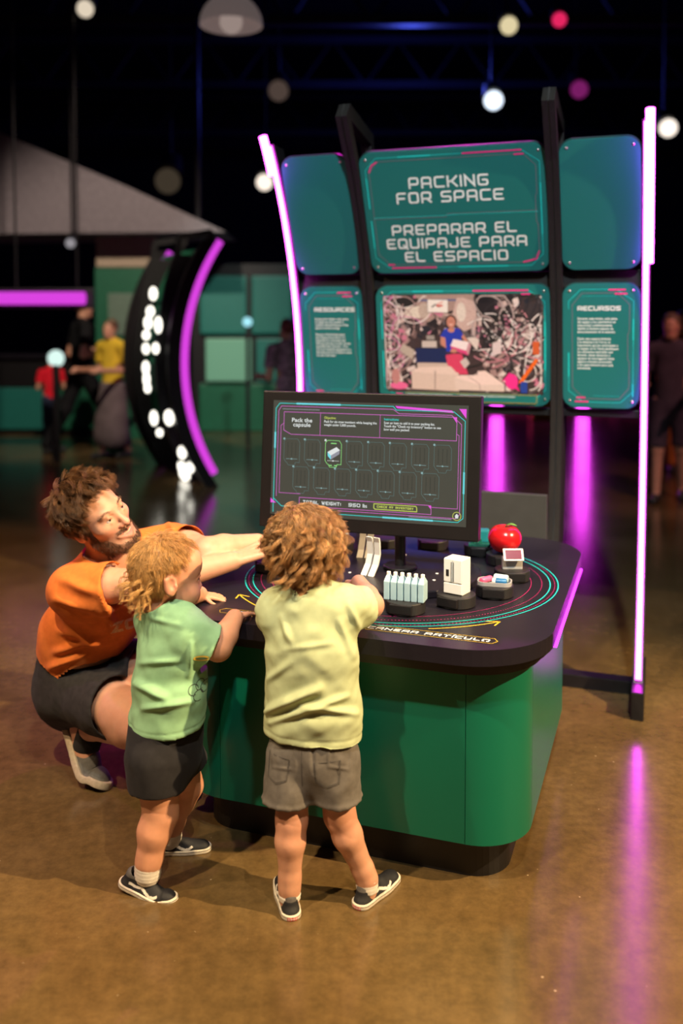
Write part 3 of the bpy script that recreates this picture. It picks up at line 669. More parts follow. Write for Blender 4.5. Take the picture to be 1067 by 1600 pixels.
for (u0, u1), head, a, b, gapy in (((-.9864, -.7595), 'RESOURCES', EN, EN2, .0655), ((.0981, .3307), 'RECURSOS', ES, ES2, .078)):
    p, W_, H = panel(u0, u1, *LP); frame_art(p, W_, H, False)
    x0 = -.078 if head == 'RESOURCES' else -.086
    bm = bmesh.new(); letters(bm, head, x0, .139, .0175, wd=.8, th=.21, gap=.36, z=.0009); mesh_bm('heading_lettering', bm, M['whiteink'], p)
    text('body_lettering', a, .0128, M['whiteink'], p, Matrix.Translation((x0, .104, .0009)), 'LEFT', 1.02, 1.0, .86)
    text('body_lettering', b, .0128, M['whiteink'], p, Matrix.Translation((x0, .104 - gapy, .0009)), 'LEFT', 1.02, 1.0, .86)
# lower middle panel: a printed photograph of a cluttered space station module
p, W_, H = panel(-.6519, .0023, *LP); frame_art(p, W_, H, True)
PV, PF, PC = [], [], []
lay = [0.0010]
def PQ(pts, col):
    """polygon in the crop's own 1067 x 686 units"""
    i0 = len(PV); lay[0] += .0000012
    for x, y in pts:
        PV.append(((x - 543) / 1000 * (W_ - .058), (358 - y) / 650 * (H - .062) , lay[0])); PC.append(col)
    PF.append(list(range(i0, i0 + len(pts))))
def PRr(x0, y0, x1, y1, col, sk=0): PQ([(x0, y1), (x1, y1 + sk), (x1, y0 + sk), (x0, y0)], col)
def PL(pts, wd, col):
    for (x0, y0), (x1, y1) in zip(pts, pts[1:]):
        d = math.hypot(x1 - x0, y1 - y0) or 1; nx, ny = -(y1 - y0) / d * wd / 2, (x1 - x0) / d * wd / 2
        PQ([(x0 + nx, y0 + ny), (x1 + nx, y1 + ny), (x1 - nx, y1 - ny), (x0 - nx, y0 - ny)], col)
def PE(cx, cy, rx, ry, col, n=18): PQ([(cx + rx * math.cos(-2 * PI * i / n), cy + ry * math.sin(-2 * PI * i / n)) for i in range(n)], col)
PQ([(x, y) for x, y in ((60, 660), (1040, 660), (1045, 110), (985, 38), (85, 38), (42, 90), (42, 620))], (.05, .032, .035))
PRr(250, 40, 640, 210, (.34, .22, .2)); PRr(240, 70, 560, 80, (.05, .09, .25))
rr = random.Random(11); pal = [(.02, .016, .02), (.05, .035, .04), (.16, .1, .1), (.32, .2, .2), (.5, .36, .35), (.02, .02, .03), (.5, .16, .25), (.1, .08, .09), (.62, .5, .5)]
def clutter(n, x0, y0, x1, y1, s0, s1):
    for _ in range(n):
        x, y = rr.uniform(x0, x1), rr.uniform(y0, y1); a = rr.uniform(0, PI); l, h = rr.uniform(s0, s1), rr.uniform(s0, s1) * .6
        ca, sa = math.cos(a), math.sin(a)
        PQ([(x + ca * p_ * l - sa * q * h, y + sa * p_ * l + ca * q * h) for p_, q in ((-.5, .5), (.5, .5), (.5, -.5), (-.5, -.5))], rr.choice(pal))
clutter(130, 60, 55, 250, 600, 14, 60); clutter(170, 640, 60, 1030, 640, 14, 70); clutter(50, 230, 150, 640, 350, 20, 70)
PQ([(430, 160), (490, 160), (520, 60), (560, 60), (640, 90), (640, 240), (560, 270)], (.5, .34, .32))
PRr(90, 55, 260, 115, (.02, .018, .02), 8); PQ([(640, 40), (660, 200), (760, 200), (750, 40)], (.018, .014, .018)); PQ([(630, 38), (720, 38), (720, 90), (650, 95)], (.012, .01, .014)); PRr(930, 100, 1030, 190, (.04, .03, .035))
PQ([(180, 190), (285, 185), (280, 110), (190, 120)], (.62, .52, .46)); PE(310, 140, 38, 50, (.45, .34, .3)); PE(545, 150, 30, 60, (.62, .52, .48))
def cables(n, x0, y0, x1, y1, cols, wd, rad):
    for _ in range(n):
        x, y, a = rr.uniform(x0, x1), rr.uniform(y0, y1), rr.uniform(0, 6.28); k = rr.uniform(-.35, .35); pts = []
        for _i in range(14):
            pts.append((x, y)); a += k + rr.uniform(-.15, .15); x = min(1030, max(50, x + math.cos(a) * rad)); y = min(640, max(50, y + math.sin(a) * rad))
        PL(pts, wd, rr.choice(cols))
cables(40, 50, 80, 150, 620, [(.7, .5, .58), (.6, .2, .4), (.4, .25, .25), (.75, .65, .65)], 6, 22)
cables(46, 800, 220, 1020, 500, [(.7, .6, .6), (.62, .55, .56), (.5, .2, .25), (.08, .06, .07)], 8, 22)
cables(20, 660, 60, 1000, 300, [(.02, .02, .02), (.03, .025, .03), (.4, .3, .3)], 9, 26)
PRr(290, 330, 385, 372, (.5, .42, .4)); PRr(320, 295, 372, 322, (.3, .26, .25)); PQ([(140, 395), (225, 450), (240, 390), (165, 348)], (.42, .34, .3))
PRr(250, 376, 470, 480, (.012, .022, .085)); PRr(255, 470, 470, 505, (.5, .38, .34))
PRr(735, 340, 790, 420, (.6, .48, .5), -15); PQ([(790, 580), (900, 640), (840, 520)], (.7, .02, .2)); clutter(22, 780, 500, 900, 640, 16, 50)
PE(850, 580, 40, 50, (.75, .03, .25)); PL([(900, 590), (1005, 440)], 22, (.72, .12, .015)); PRr(905, 580, 945, 650, (.02, .05, .3)); PRr(980, 330, 1020, 410, (.55, .1, .03))
PRr(335, 70, 462, 148, (.74, .66, .64), 4); PL([(360, 118), (385, 100), (410, 118)], 9, (.15, .13, .14)); PL([(392, 110), (430, 108)], 12, (.55, .06, .05)); PL([(395, 100), (432, 84)], 5, (.6, .08, .06))
# the smiling person in a blue shirt holding a box
skin = (.5, .2, .15)
PQ([(440, 420), (450, 480), (500, 540), (580, 540), (540, 400)], (.58, .05, .12)); PQ([(410, 300), (412, 355), (470, 392), (490, 380), (445, 350), (440, 300)], skin); PQ([(540, 300), (570, 340), (585, 330), (552, 280)], skin)
PQ([(408, 300), (442, 310), (446, 402), (540, 400), (545, 300), (556, 290), (530, 250), (440, 252)], (.02, .04, .38)); PRr(445, 398, 540, 410, (.06, .03, .03))
PE(480, 205, 36, 40, (.06, .03, .025)); PE(480, 212, 27, 36, skin); PE(480, 262, 22, 14, skin); PQ([(466, 224), (480, 232), (494, 224), (480, 227)], (.8, .7, .65)); PE(470, 205, 4, 3, (.03, .02, .02), 8); PE(490, 205, 4, 3, (.03, .02, .02), 8)
PQ([(472, 360), (570, 390), (590, 335), (492, 318)], (.74, .62, .66)); PQ([(472, 360), (480, 385), (585, 420), (570, 390)], (.6, .06, .2)); PQ([(570, 390), (585, 420), (604, 350), (590, 335)], (.5, .25, .3)); PE(492, 392, 22, 12, skin)
PQ([(530, 460), (560, 505), (592, 470), (568, 432)], (.5, .42, .42)); PQ([(575, 310), (640, 390), (655, 320), (620, 305)], (.6, .5, .48))
PRr(215, 520, 520, 640, (.58, .44, .4), 10); PQ([(215, 530), (520, 545), (470, 490), (260, 500)], (.66, .5, .46)); PL([(370, 520), (365, 640)], 7, (.25, .18, .17))
PQ([(495, 560), (495, 640), (805, 645), (805, 600), (650, 600)], (.62, .48, .45)); PQ([(495, 560), (650, 605), (805, 600), (690, 515), (640, 518), (640, 545), (530, 545)], (.72, .54, .52)); PL([(650, 602), (655, 645)], 4, (.3, .2, .2)); PL([(580, 552), (655, 602)], 4, (.35, .24, .24))
PE(130, 620, 60, 25, (.7, .12, .3)); PE(110, 560, 28, 50, (.45, .2, .2))
me = bpy.data.meshes.new('photo_print'); me.from_pydata(PV, [], PF); a = me.color_attributes.new('Col', 'FLOAT_COLOR', 'POINT')
a.data.foreach_set('color', np.array([(*c, 1) for c in PC], np.float32).ravel()); me.materials.append(mat('photo_ink', (.5, .5, .5), .4, attr='Col', var=.25, vscale=300)); link('photo_print', me, p)
bm = bmesh.new(); cy = -H / 2 + .030
prism(bm, [(-.24, cy - .022), (.292, cy - .022), (.298, cy - .016), (.298, cy + .016), (-.24, cy + .016)], .0025, .0042, .0006); cap = mesh_bm('caption_plate', bm, M['teal'], p)
bm = bmesh.new(); ribbon(bm, [(-.238, cy - .020), (.291, cy - .020), (.296, cy - .015), (.296, cy + .014), (-.238, cy + .014)], .0014, .0048, closed=True); ribbon(bm, [(-.02, cy + .014), (-.02, cy + .004)], .0014, .0048); mesh_bm('caption_outline', bm, M['yellowink'], p)
text('caption_lettering', 'Astronaut surrounded by cargo and supplies aboard the station.', .0092, M['whiteink'], p, Matrix.Translation((-.232, cy + .003, .0048)), sx=.8)
text('caption_lettering', 'Una astronauta rodeada de carga y suministros a bordo de la estación,\nantes de volver a la Tierra.', .0092, M['whiteink'], p, Matrix.Translation((-.012, cy + .003, .0048)), sx=.85)
# ================================================================ people: a small implicit-surface modeller
class Vol:
    def __init__(s, lo, hi, h):
        s.h = h; s.lo = np.array(lo, float); s.n = np.ceil((np.array(hi, float) - s.lo) / h).astype(int) + 1
        s.F = np.full(s.n, .05, np.float32)
    def blk(s, lo, hi):
        a = np.clip(np.floor((np.asarray(lo) - s.lo) / s.h).astype(int), 0, s.n - 1); b = np.clip(np.ceil((np.asarray(hi) - s.lo) / s.h).astype(int) + 1, 1, s.n)
        b = np.maximum(b, a + 1)
        ax = [(s.lo[i] + s.h * np.arange(a[i], b[i])).astype(np.float32) for i in range(3)]
        return (slice(a[0], b[0]), slice(a[1], b[1]), slice(a[2], b[2])), ax[0][:, None, None], ax[1][None, :, None], ax[2][None, None, :]
    def op(s, sl, d, k, op):
        F = s.F[sl]
        if op == 'u':
            if k > 0:
                h = np.maximum(k - np.abs(F - d), 0) / k; s.F[sl] = np.minimum(F, d) - h * h * k * .25
            else: s.F[sl] = np.minimum(F, d)
        elif op == 's':
            h = np.maximum(k - np.abs(F + d), 0) / k; s.F[sl] = np.maximum(F, -d) + h * h * k * .25
        else: s.F[sl] = np.maximum(F, d)
    def rc(s, a, b, ra, rb, k=.01, op='u', flat=None):
        a = np.asarray(a, float); b = np.asarray(b, float); r = max(ra, rb) + k + 3 * s.h
        sl, X, Y, Z = s.blk(np.minimum(a, b) - r, np.maximum(a, b) + r)
        px, py, pz = X - a[0], Y - a[1], Z - a[2]; ba = b - a
        if flat is not None:
            w_, q = flat; w_ = np.asarray(w_, float) / np.linalg.norm(w_); t = (px * w_[0] + py * w_[1] + pz * w_[2]) * (q - 1)
            px, py, pz = px + t * w_[0], py + t * w_[1], pz + t * w_[2]; ba = ba + w_ * (ba @ w_) * (q - 1)
        L = ba @ ba + 1e-12
        h = np.clip((px * ba[0] + py * ba[1] + pz * ba[2]) / L, 0, 1)
        d = np.sqrt((px - h * ba[0]) ** 2 + (py - h * ba[1]) ** 2 + (pz - h * ba[2]) ** 2) - (ra + (rb - ra) * h)
        s.op(sl, d, k, op)
    def chain(s, pts, rs, k=.01, flat=None):
        for a, b, ra, rb in zip(pts, pts[1:], rs, rs[1:]): s.rc(a, b, ra, rb, k, 'u', flat)
    def el(s, c, r, R=None, k=.01, op='u'):
        c = np.asarray(c, float); r = np.asarray(r, float); R = np.eye(3) if R is None else np.asarray(R)
        m = r.max() + k + 3 * s.h; sl, X, Y, Z = s.blk(c - m, c + m)
        p = [X - c[0], Y - c[1], Z - c[2]]
        q = [(p[0] * R[0, i] + p[1] * R[1, i] + p[2] * R[2, i]) for i in range(3)]
        k0 = np.sqrt(sum((q[i] / r[i]) ** 2 for i in range(3))); k1 = np.sqrt(sum((q[i] / r[i] ** 2) ** 2 for i in range(3))) + 1e-9
        s.op(sl, k0 * (k0 - 1) / k1, k, op)
    def cut(s, p, n, lo=None, hi=None):
        p = np.asarray(p, float); n = np.asarray(n, float); n = n / np.linalg.norm(n)
        sl, X, Y, Z = s.blk(s.lo if lo is None else lo, (s.lo + s.h * s.n) if hi is None else hi)
        s.op(sl, (X - p[0]) * n[0] + (Y - p[1]) * n[1] + (Z - p[2]) * n[2], 0, 'i')
    def mesh(s, smooth=2):
        F = s.F; ins = F < 0
        n = np.array(F.shape); c = ins[:-1, :-1, :-1].astype(np.int8)
        cnt = sum(ins[i:n[0] - 1 + i, j:n[1] - 1 + j, k:n[2] - 1 + k].astype(np.int8) for i in (0, 1) for j in (0, 1) for k in (0, 1))
        act = np.argwhere((cnt > 0) & (cnt < 8)); idx = np.full(cnt.shape, -1, np.int32); idx[tuple(act.T)] = np.arange(len(act))
        acc = np.zeros((len(act), 3)); num = np.zeros(len(act))
        cor = {(i, j, k): F[act[:, 0] + i, act[:, 1] + j, act[:, 2] + k].astype(float) for i in (0, 1) for j in (0, 1) for k in (0, 1)}
        for ax in range(3):
            for o in ((0, 0), (0, 1), (1, 0), (1, 1)):
                a = list(o); a.insert(ax, 0); b = list(o); b.insert(ax, 1); fa, fb = cor[tuple(a)], cor[tuple(b)]
                m = (fa < 0) != (fb < 0); t = np.where(m, fa / np.where(m, fa - fb, 1), 0)
                p = np.tile(np.array(a, float), (len(act), 1)); p[:, ax] += t
                acc[m] += p[m]; num[m] += 1
        V = s.lo + s.h * (act + acc / num[:, None]); Q = []
        for ax in range(3):
            sa = [slice(None)] * 3; sb = [slice(None)] * 3; sa[ax] = slice(0, -1); sb[ax] = slice(1, None)
            ia, ib = ins[tuple(sa)], ins[tuple(sb)]; e = np.argwhere(ia != ib); u, v = (ax + 1) % 3, (ax + 2) % 3
            ok = (e[:, u] > 0) & (e[:, v] > 0) & (e[:, u] < n[u] - 1) & (e[:, v] < n[v] - 1); e = e[ok]
            flip = ia[tuple(e.T)]
            def cell(du, dv):
                q = e.copy(); q[:, u] += du; q[:, v] += dv; return idx[tuple(q.T)]
            quad = np.stack([cell(-1, -1), cell(0, -1), cell(0, 0), cell(-1, 0)], 1)
            quad[~flip] = quad[~flip][:, ::-1]; Q.append(quad)
        Q = np.concatenate(Q)
        for _ in range(smooth): V = lap(V, Q, .5)
        return V, Q
def lap(V, Q, a):
    S_ = np.zeros_like(V); N = np.zeros(len(V))
    for i in range(4):
        for j in ((i + 1) % 4, (i + 3) % 4):
            np.add.at(S_, Q[:, i], V[Q[:, j]]); np.add.at(N, Q[:, i], 1)
    return V + a * (S_ / np.maximum(N, 1)[:, None] - V)
def normals(V, Q):
    fn = np.cross(V[Q[:, 2]] - V[Q[:, 0]], V[Q[:, 3]] - V[Q[:, 1]]); N = np.zeros_like(V)
    for i in range(4): np.add.at(N, Q[:, i], fn)
    return N / (np.linalg.norm(N, axis=1, keepdims=True) + 1e-12)
def sm(x, a, b):
    t = np.clip((x - a) / (b - a), 0, 1); return t * t * (3 - 2 * t)
def cnoise(p, seed, freq, n=5, aniso=(1, 1, 1)):
    r = np.random.default_rng(seed); q = p * np.asarray(aniso); out = np.zeros(len(p))
    w_ = sum(np.sin(q @ (r.normal(size=3) * freq * .5) + r.uniform(0, 6))[:, None] * r.normal(size=3) for _ in range(3)) * (.5 / freq)
    for _ in range(n):
        k = r.normal(size=3); k *= freq / np.linalg.norm(k); out += np.sin((q + w_) @ k + r.uniform(0, 6))
    return out / n
def ridge(p, a, b, wdt, amp):
    """one cloth fold running from a to b"""
    a = np.asarray(a, float); b = np.asarray(b, float); vd = unit(a - A3((0, 0, CAMH))); dep = (p - a) @ vd
    p = p - np.outer(dep, vd); b = b - vd * ((b - a) @ vd); ba = b - a; h = np.clip(((p - a) @ ba) / (ba @ ba), 0, 1)
    d = np.linalg.norm(p - a - h[:, None] * ba, axis=1)
    return amp * (1.25 * np.exp(-(d / wdt) ** 2) - .5 * np.exp(-(d / wdt / 2.2) ** 2)) * np.sin(PI * np.clip(h * .9 + .05, 0, 1)) ** .5 * (dep < .085)
A3 = lambda v: np.array(v, float)
def unit(v):
    v = np.asarray(v, float); return v / np.linalg.norm(v)

M['skin'] = mat('skin', (.6, .3, .2), .48, spec=.35, attr='Col', var=.05, vscale=45, bump=.08, bscale=500, sss=.12)
M['hair'] = mat('hair', (.2, .1, .04), .42, spec=.45, attr='Col', var=.15, vscale=90)
M['eye'] = mat('eyeball', (.8, .8, .8), .12, attr='Col', var=.01)
def cloth(name, col, var=.08, rough=.85): return mat(name, col, rough, spec=.2, var=var, vscale=60, bump=.1, bscale=1400, sheen=.03)
SK = dict(base=A3((.55, .28, .18)), pink=A3((.66, .27, .2)), lip=A3((.55, .17, .15)))

class Head:
    """head in its own frame: +x the person's right, +y forward, +z up; about 0.25 tall before scaling"""
    def __init__(s, c, R, sc_, sx=1.0, child=False): s.c = A3(c); s.R = A3(R); s.s = sc_; s.sx = sx; s.child = child
    def w(s, p):
        p = np.atleast_2d(A3(p)) * (s.sx, 1, 1); r = (p * s.s) @ s.R.T + s.c; return r[0] if len(r) == 1 else r
    def loc(s, p): return ((p - s.c) @ s.R) / s.s / (s.sx, 1, 1)
    def build(s, v, smile=0.0):
        S_, W_, R = s.s, s.w, s.R; ch = s.child
        def el(c, r, k=.012, op='u', rx=0):
            RR = R
            if rx: RR = R @ np.array([[1, 0, 0], [0, math.cos(rx), -math.sin(rx)], [0, math.sin(rx), math.cos(rx)]])
            v.el(W_(c), (r[0] * S_ * s.sx, r[1] * S_, r[2] * S_), RR, k * S_, op)
        def rc(a, b, ra, rb, k=.008, op='u'): v.rc(W_(a), W_(b), ra * S_, rb * S_, k * S_, op)
        el((0, -.014, .042), (.077, .1, .088))
        el((0, .03, -.012), (.064, .066, .083), .03)
        if ch:
            el((0, .035, -.055), (.058, .052, .052), .03); el((0, .074, -.092), (.022, .018, .02), .02)
            for x in (-1, 1): el((x * .036, .060, -.042), (.033, .038, .036), .02)
            el((0, .06, .05), (.058, .041, .05), .03)
        else:
            el((0, .04, -.072), (.051, .05, .042), .03); el((0, .08, -.1), (.024, .018, .02), .02)
            for x in (-1, 1): el((x * .042, .056, -.018), (.026, .03, .022), .02); rc((x * .055, .01, -.06), (x * .025, .075, -.1), .018, .018, .02)
            rc((-.036, .081, .024), (.036, .081, .024), .0125, .0125, .014)
        for x in (-1, 1): el((x * .032, .101, .006), (.0165, .02, .0105), .012, 's')
        b = .5 if ch else .84
        rc((0, .086, .016), (0, .086 + .03 * b, -.026), .0085, .0105, .01); rc((0, .084 + .03 * b, -.03), (0, .088 + .03 * b, -.029), .0105, .0105, .006)
        for x in (-1, 1):
            el((x * .012, .098, -.033), (.0078, .0105, .0078), .005); rc((x * .0065, .112, -.043), (x * .006, .108, -.036), .0028, .002, .003, 's')
            rc((x * .0465, .077, .005), (x * .033, .0915, .0125), .0042, .0047, .004); rc((x * .033, .0915, .0135), (x * .02, .087, .0055), .0047, .0035, .004)
            rc((x * .046, .077, .002), (x * .033, .0888, -.0058), .0033, .0038, .004); rc((x * .033, .0888, -.0058), (x * .02, .087, .002), .004, .003, .004)
        m = .026 + .006 * smile; cz = .004 * smile
        for x in (-1, 1):
            rc((x * m, .086, -.062 + cz), (x * .006, .1, -.057), .0045, .0068, .006); rc((x * m, .086, -.064 + cz), (0, .098, -.0715 - .0075 * smile), .0045, .0078, .006)
            rc((x * m * .85, .094, -.0625 + cz), (0, .108, -.0635 - .0025 * smile), .0016 + .0026 * smile, .002 + .007 * smile, .003, 's')
        for x in (-1, 1):
            e = lambda p: (x * p[0], p[1], p[2])
            el(e((.079, -.012, -.004)), (.0095, .021, .033), .008, 'u', .25)
            el(e((.0885, -.008, .001)), (.0085, .012, .019), .005, 's', .25); el(e((.083, .004, -.006)), (.006, .005, .008), .004, 'u', .25)
            rc(e((.080, -.012, .026)), e((.083, -.03, .012)), .005, .005, .006); rc(e((.083, -.03, .012)), e((.081, -.022, -.02)), .005, .005, .006); rc(e((.08, -.016, -.028)), e((.079, -.006, -.032)), .007, .006, .006)
    def tint(s, V, C, lipc=None):
        q = s.loc(V); C = C.copy()
        def mix(m, col): C[:] = C * (1 - m[:, None]) + m[:, None] * col
        for x in (-1, 1): mix(.45 * np.exp(-(((q - (x * .045, .07, -.035)) / (.024, .05, .02)) ** 2).sum(1)), SK['pink'])
        mix(.4 * np.exp(-(((q - (0, .118, -.03)) / (.016, .02, .013)) ** 2).sum(1)), SK['pink'])
        mix(.5 * np.exp(-(((np.abs(q) - (.085, .012, 0)) / (.014, .03, .04)) ** 2).sum(1)) * (np.abs(q[:, 0]) > .07), SK['pink'])
        lipm = np.exp(-(((q - (0, .1, -.064)) / (.024, .018, .0105)) ** 4).sum(1)); mix(.85 * lipm, SK['lip'] if lipc is None else lipc)
        dm = np.exp(-(((q - (0, .1, -.0635)) / (.021, .02, .003)) ** 2).sum(1)); mix((.25 if s.child else .5) * dm, A3((.16, .05, .04)))
        return C
    def eyes(s, parent, iris=(.12, .07, .04), look=(0, 0)):
        for x in (1, -1):
            bm = bmesh.new(); bmesh.ops.create_uvsphere(bm, u_segments=28, v_segments=18, radius=.0122 * s.s)
            V = np.array([v.co[:] for v in bm.verts]); g = unit((look[0], 1, look[1])); dd = (V / np.linalg.norm(V, axis=1, keepdims=True)) @ g
            C = np.tile(A3((.5, .44, .41)), (len(V), 1)); C[dd > .88] = iris; C[dd > .965] = (.004, .004, .004)
            f = [[v.index for v in fc.verts] for fc in bm.faces]; bm.free()
            f = [q if len(q) == 4 else [q[0], q[1], q[2], q[2]] for q in f]
            me = bpy.data.meshes.new('eye'); me.from_pydata((V @ s.R.T + s.w((x * .032, .0785, .0035))).tolist(), [], [list(dict.fromkeys(q)) for q in f])
            a = me.color_attributes.new('Col', 'FLOAT_COLOR', 'POINT'); a.data.foreach_set('color', np.c_[C, np.ones(len(C))].astype(np.float32).ravel())
            me.materials.append(M['eye']); me.polygons.foreach_set('use_smooth', [True] * len(me.polygons)); link('eye', me, parent)

def strands(name, pts, rad, cols, parent, taper=1.0):
    """pts (N, S, 3) strand centre lines -> one mesh of thin three-sided tapering hairs; cols (N, 3)"""
    N, S_, _ = pts.shape
    T = np.gradient(pts, axis=1); T /= np.linalg.norm(T, axis=2, keepdims=True) + 1e-9
    ref = np.tile(A3((.31, .52, .79)), (N, S_, 1)); U = np.cross(T, ref); U /= np.linalg.norm(U, axis=2, keepdims=True) + 1e-9; B = np.cross(T, U)
    t = np.linspace(0, 1, S_); r = rad * (1 - taper * .85 * t ** 2)
    r = (np.asarray(rad).reshape(-1, 1) if np.ndim(rad) else np.full((N, 1), rad)) * (1 - taper * .85 * t ** 2)[None]
    ring = [pts + r[..., None] * (U * math.cos(a) + B * math.sin(a)) for a in (0, 2.094, 4.189)]
    V = np.stack(ring, 2).reshape(-1, 3)
    b = (np.arange(N)[:, None] * S_ + np.arange(S_ - 1)[None]).reshape(-1) * 3
    F = np.concatenate([np.stack([b + i, b + (i + 1) % 3, b + 3 + (i + 1) % 3, b + 3 + i], 1) for i in range(3)])
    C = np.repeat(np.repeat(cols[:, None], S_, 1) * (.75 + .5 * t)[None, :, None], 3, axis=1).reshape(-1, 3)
    return mesh_np(name, V, F, M['hair'], parent, True, C)
def locks(H, roots, nrm, flow, length, nper, spread, amp, freq, rng_, S_=14, lift=.35, stiff=.5, grav=0.0, tighten=.6, late=0.0):
    """curly clumps in head-local units: each root grows nper hairs that share one spiral"""
    n = len(roots); L = np.broadcast_to(np.asarray(length, float), (n,)) * rng_.uniform(.75, 1.2, n)
    d = unit_rows(nrm * lift + flow * (1 - lift)); p = roots.copy(); ax = [p.copy()]; g = A3(H.R.T @ (0, 0, -1))
    for i in range(S_ - 1):
        d = unit_rows(d + flow * .22 + g * grav * (i / S_) + rng_.normal(size=d.shape) * .05); p = p + d * (L / (S_ - 1))[:, None]
        # stay outside the skull
        q = (p - (0, -.014, .042)) / (.081, .104, .092); k = np.linalg.norm(q, axis=1); m = k < 1.0; p[m] = (p[m] - (0, -.014, .042)) / k[m][:, None] + (0, -.014, .042); ax.append(p.copy())
    AX = np.stack(ax, 1); T = unit_rows(np.gradient(AX, axis=1).reshape(-1, 3)).reshape(AX.shape); U = unit_rows(np.cross(T, np.broadcast_to(A3((.3, .2, .93)), T.shape)).reshape(-1, 3)).reshape(T.shape); B = np.cross(T, U)
    t = np.linspace(0, 1, S_)[None, :]; ph = rng_.uniform(0, 6.28, (n, 1)); fr = freq * rng_.uniform(.75, 1.3, (n, 1)); am = amp * rng_.uniform(.6, 1.4, (n, 1)) * np.minimum(1, t * 3 + .1) * (1 + .5 * t) * (1 - late + late * 2 * t ** 1.5)
    out = []
    for j in range(nper):
        oa = rng_.uniform(0, 6.28, (n, 1)); orr = spread * np.sqrt(rng_.uniform(0, 1, (n, 1))) * (1 - tighten * t); dph = rng_.normal(size=(n, 1)) * .25
        ang = ph + dph + fr * L[:, None] * t / .05 * 1.0
        out.append(AX + (U * (am * np.cos(ang) + orr * np.cos(oa))[..., None] + B * (am * np.sin(ang) + orr * np.sin(oa))[..., None]))
    P_ = np.concatenate(out, 0)
    return (P_.reshape(-1, 3) * (H.sx, 1, 1) * H.s @ H.R.T + H.c).reshape(P_.shape)
def unit_rows(a): return a / (np.linalg.norm(a, axis=-1, keepdims=True) + 1e-9)
def scalp(n, rng_, cond):
    out = []
    while len(out) < n:
        u = unit(rng_.normal(size=3)); p = A3((0, -.014, .042)) + u * (.078, .101, .089)
        if cond(p, u): out.append((p, unit(u / (.078, .101, .089))))
    return A3([o[0] for o in out]), A3([o[1] for o in out])

def hand(v, W_, d, n, L, right=True, curls=None, thumb=(.5, .75, -.25), fat=1.0, spread=.06):
    d = unit(d); n = unit(A3(n) - d * (A3(n) @ d)); t = np.cross(d, n) * (-1 if right else 1); W_ = A3(W_)
    curls = curls or [(.15, .25, .2)] * 4
    kn = [W_ + d * L * (.52 - .02 * abs(i - 1.3)) + t * L * (.165 - .108 * i) + n * L * .015 for i in range(4)]
    for i in range(4): v.rc(W_ + d * L * .08 + t * L * (.07 - .05 * i), kn[i], .075 * L * fat, .058 * L * fat, .03 * L)
    for i, fl in enumerate((.42, .47, .435, .345)):
        a = 0.0; p = kn[i]; sp = (1.4 - i) * spread
        for j, (fr, r0, r1) in enumerate(((.46, .05, .046), (.3, .046, .042), (.24, .042, .034))):
            a += curls[i][j]; dd = (d * math.cos(sp) + t * math.sin(sp)) * math.cos(a) - n * math.sin(a); q = p + dd * L * fl * fr
            v.rc(p, q, r0 * L * fat, r1 * L * fat, .008 * L if j else .02 * L); p = q
    b = W_ + d * L * .14 + t * L * .13 - n * L * .02; td = unit(d * thumb[0] + t * thumb[1] + n * thumb[2])
    m1 = b + td * L * .24; t2 = unit(td + d * .5); m2 = m1 + t2 * L * .17; t3 = unit(t2 + d * .2); m3 = m2 + t3 * L * .13
    v.rc(W_ + d * L * .1, b, .07 * L * fat, .075 * L * fat, .03 * L); v.rc(b, m1, .07 * L * fat, .053 * L * fat, .03 * L); v.rc(m1, m2, .053 * L * fat, .048 * L * fat, .008 * L); v.rc(m2, m3, .048 * L * fat, .036 * L * fat, .008 * L)

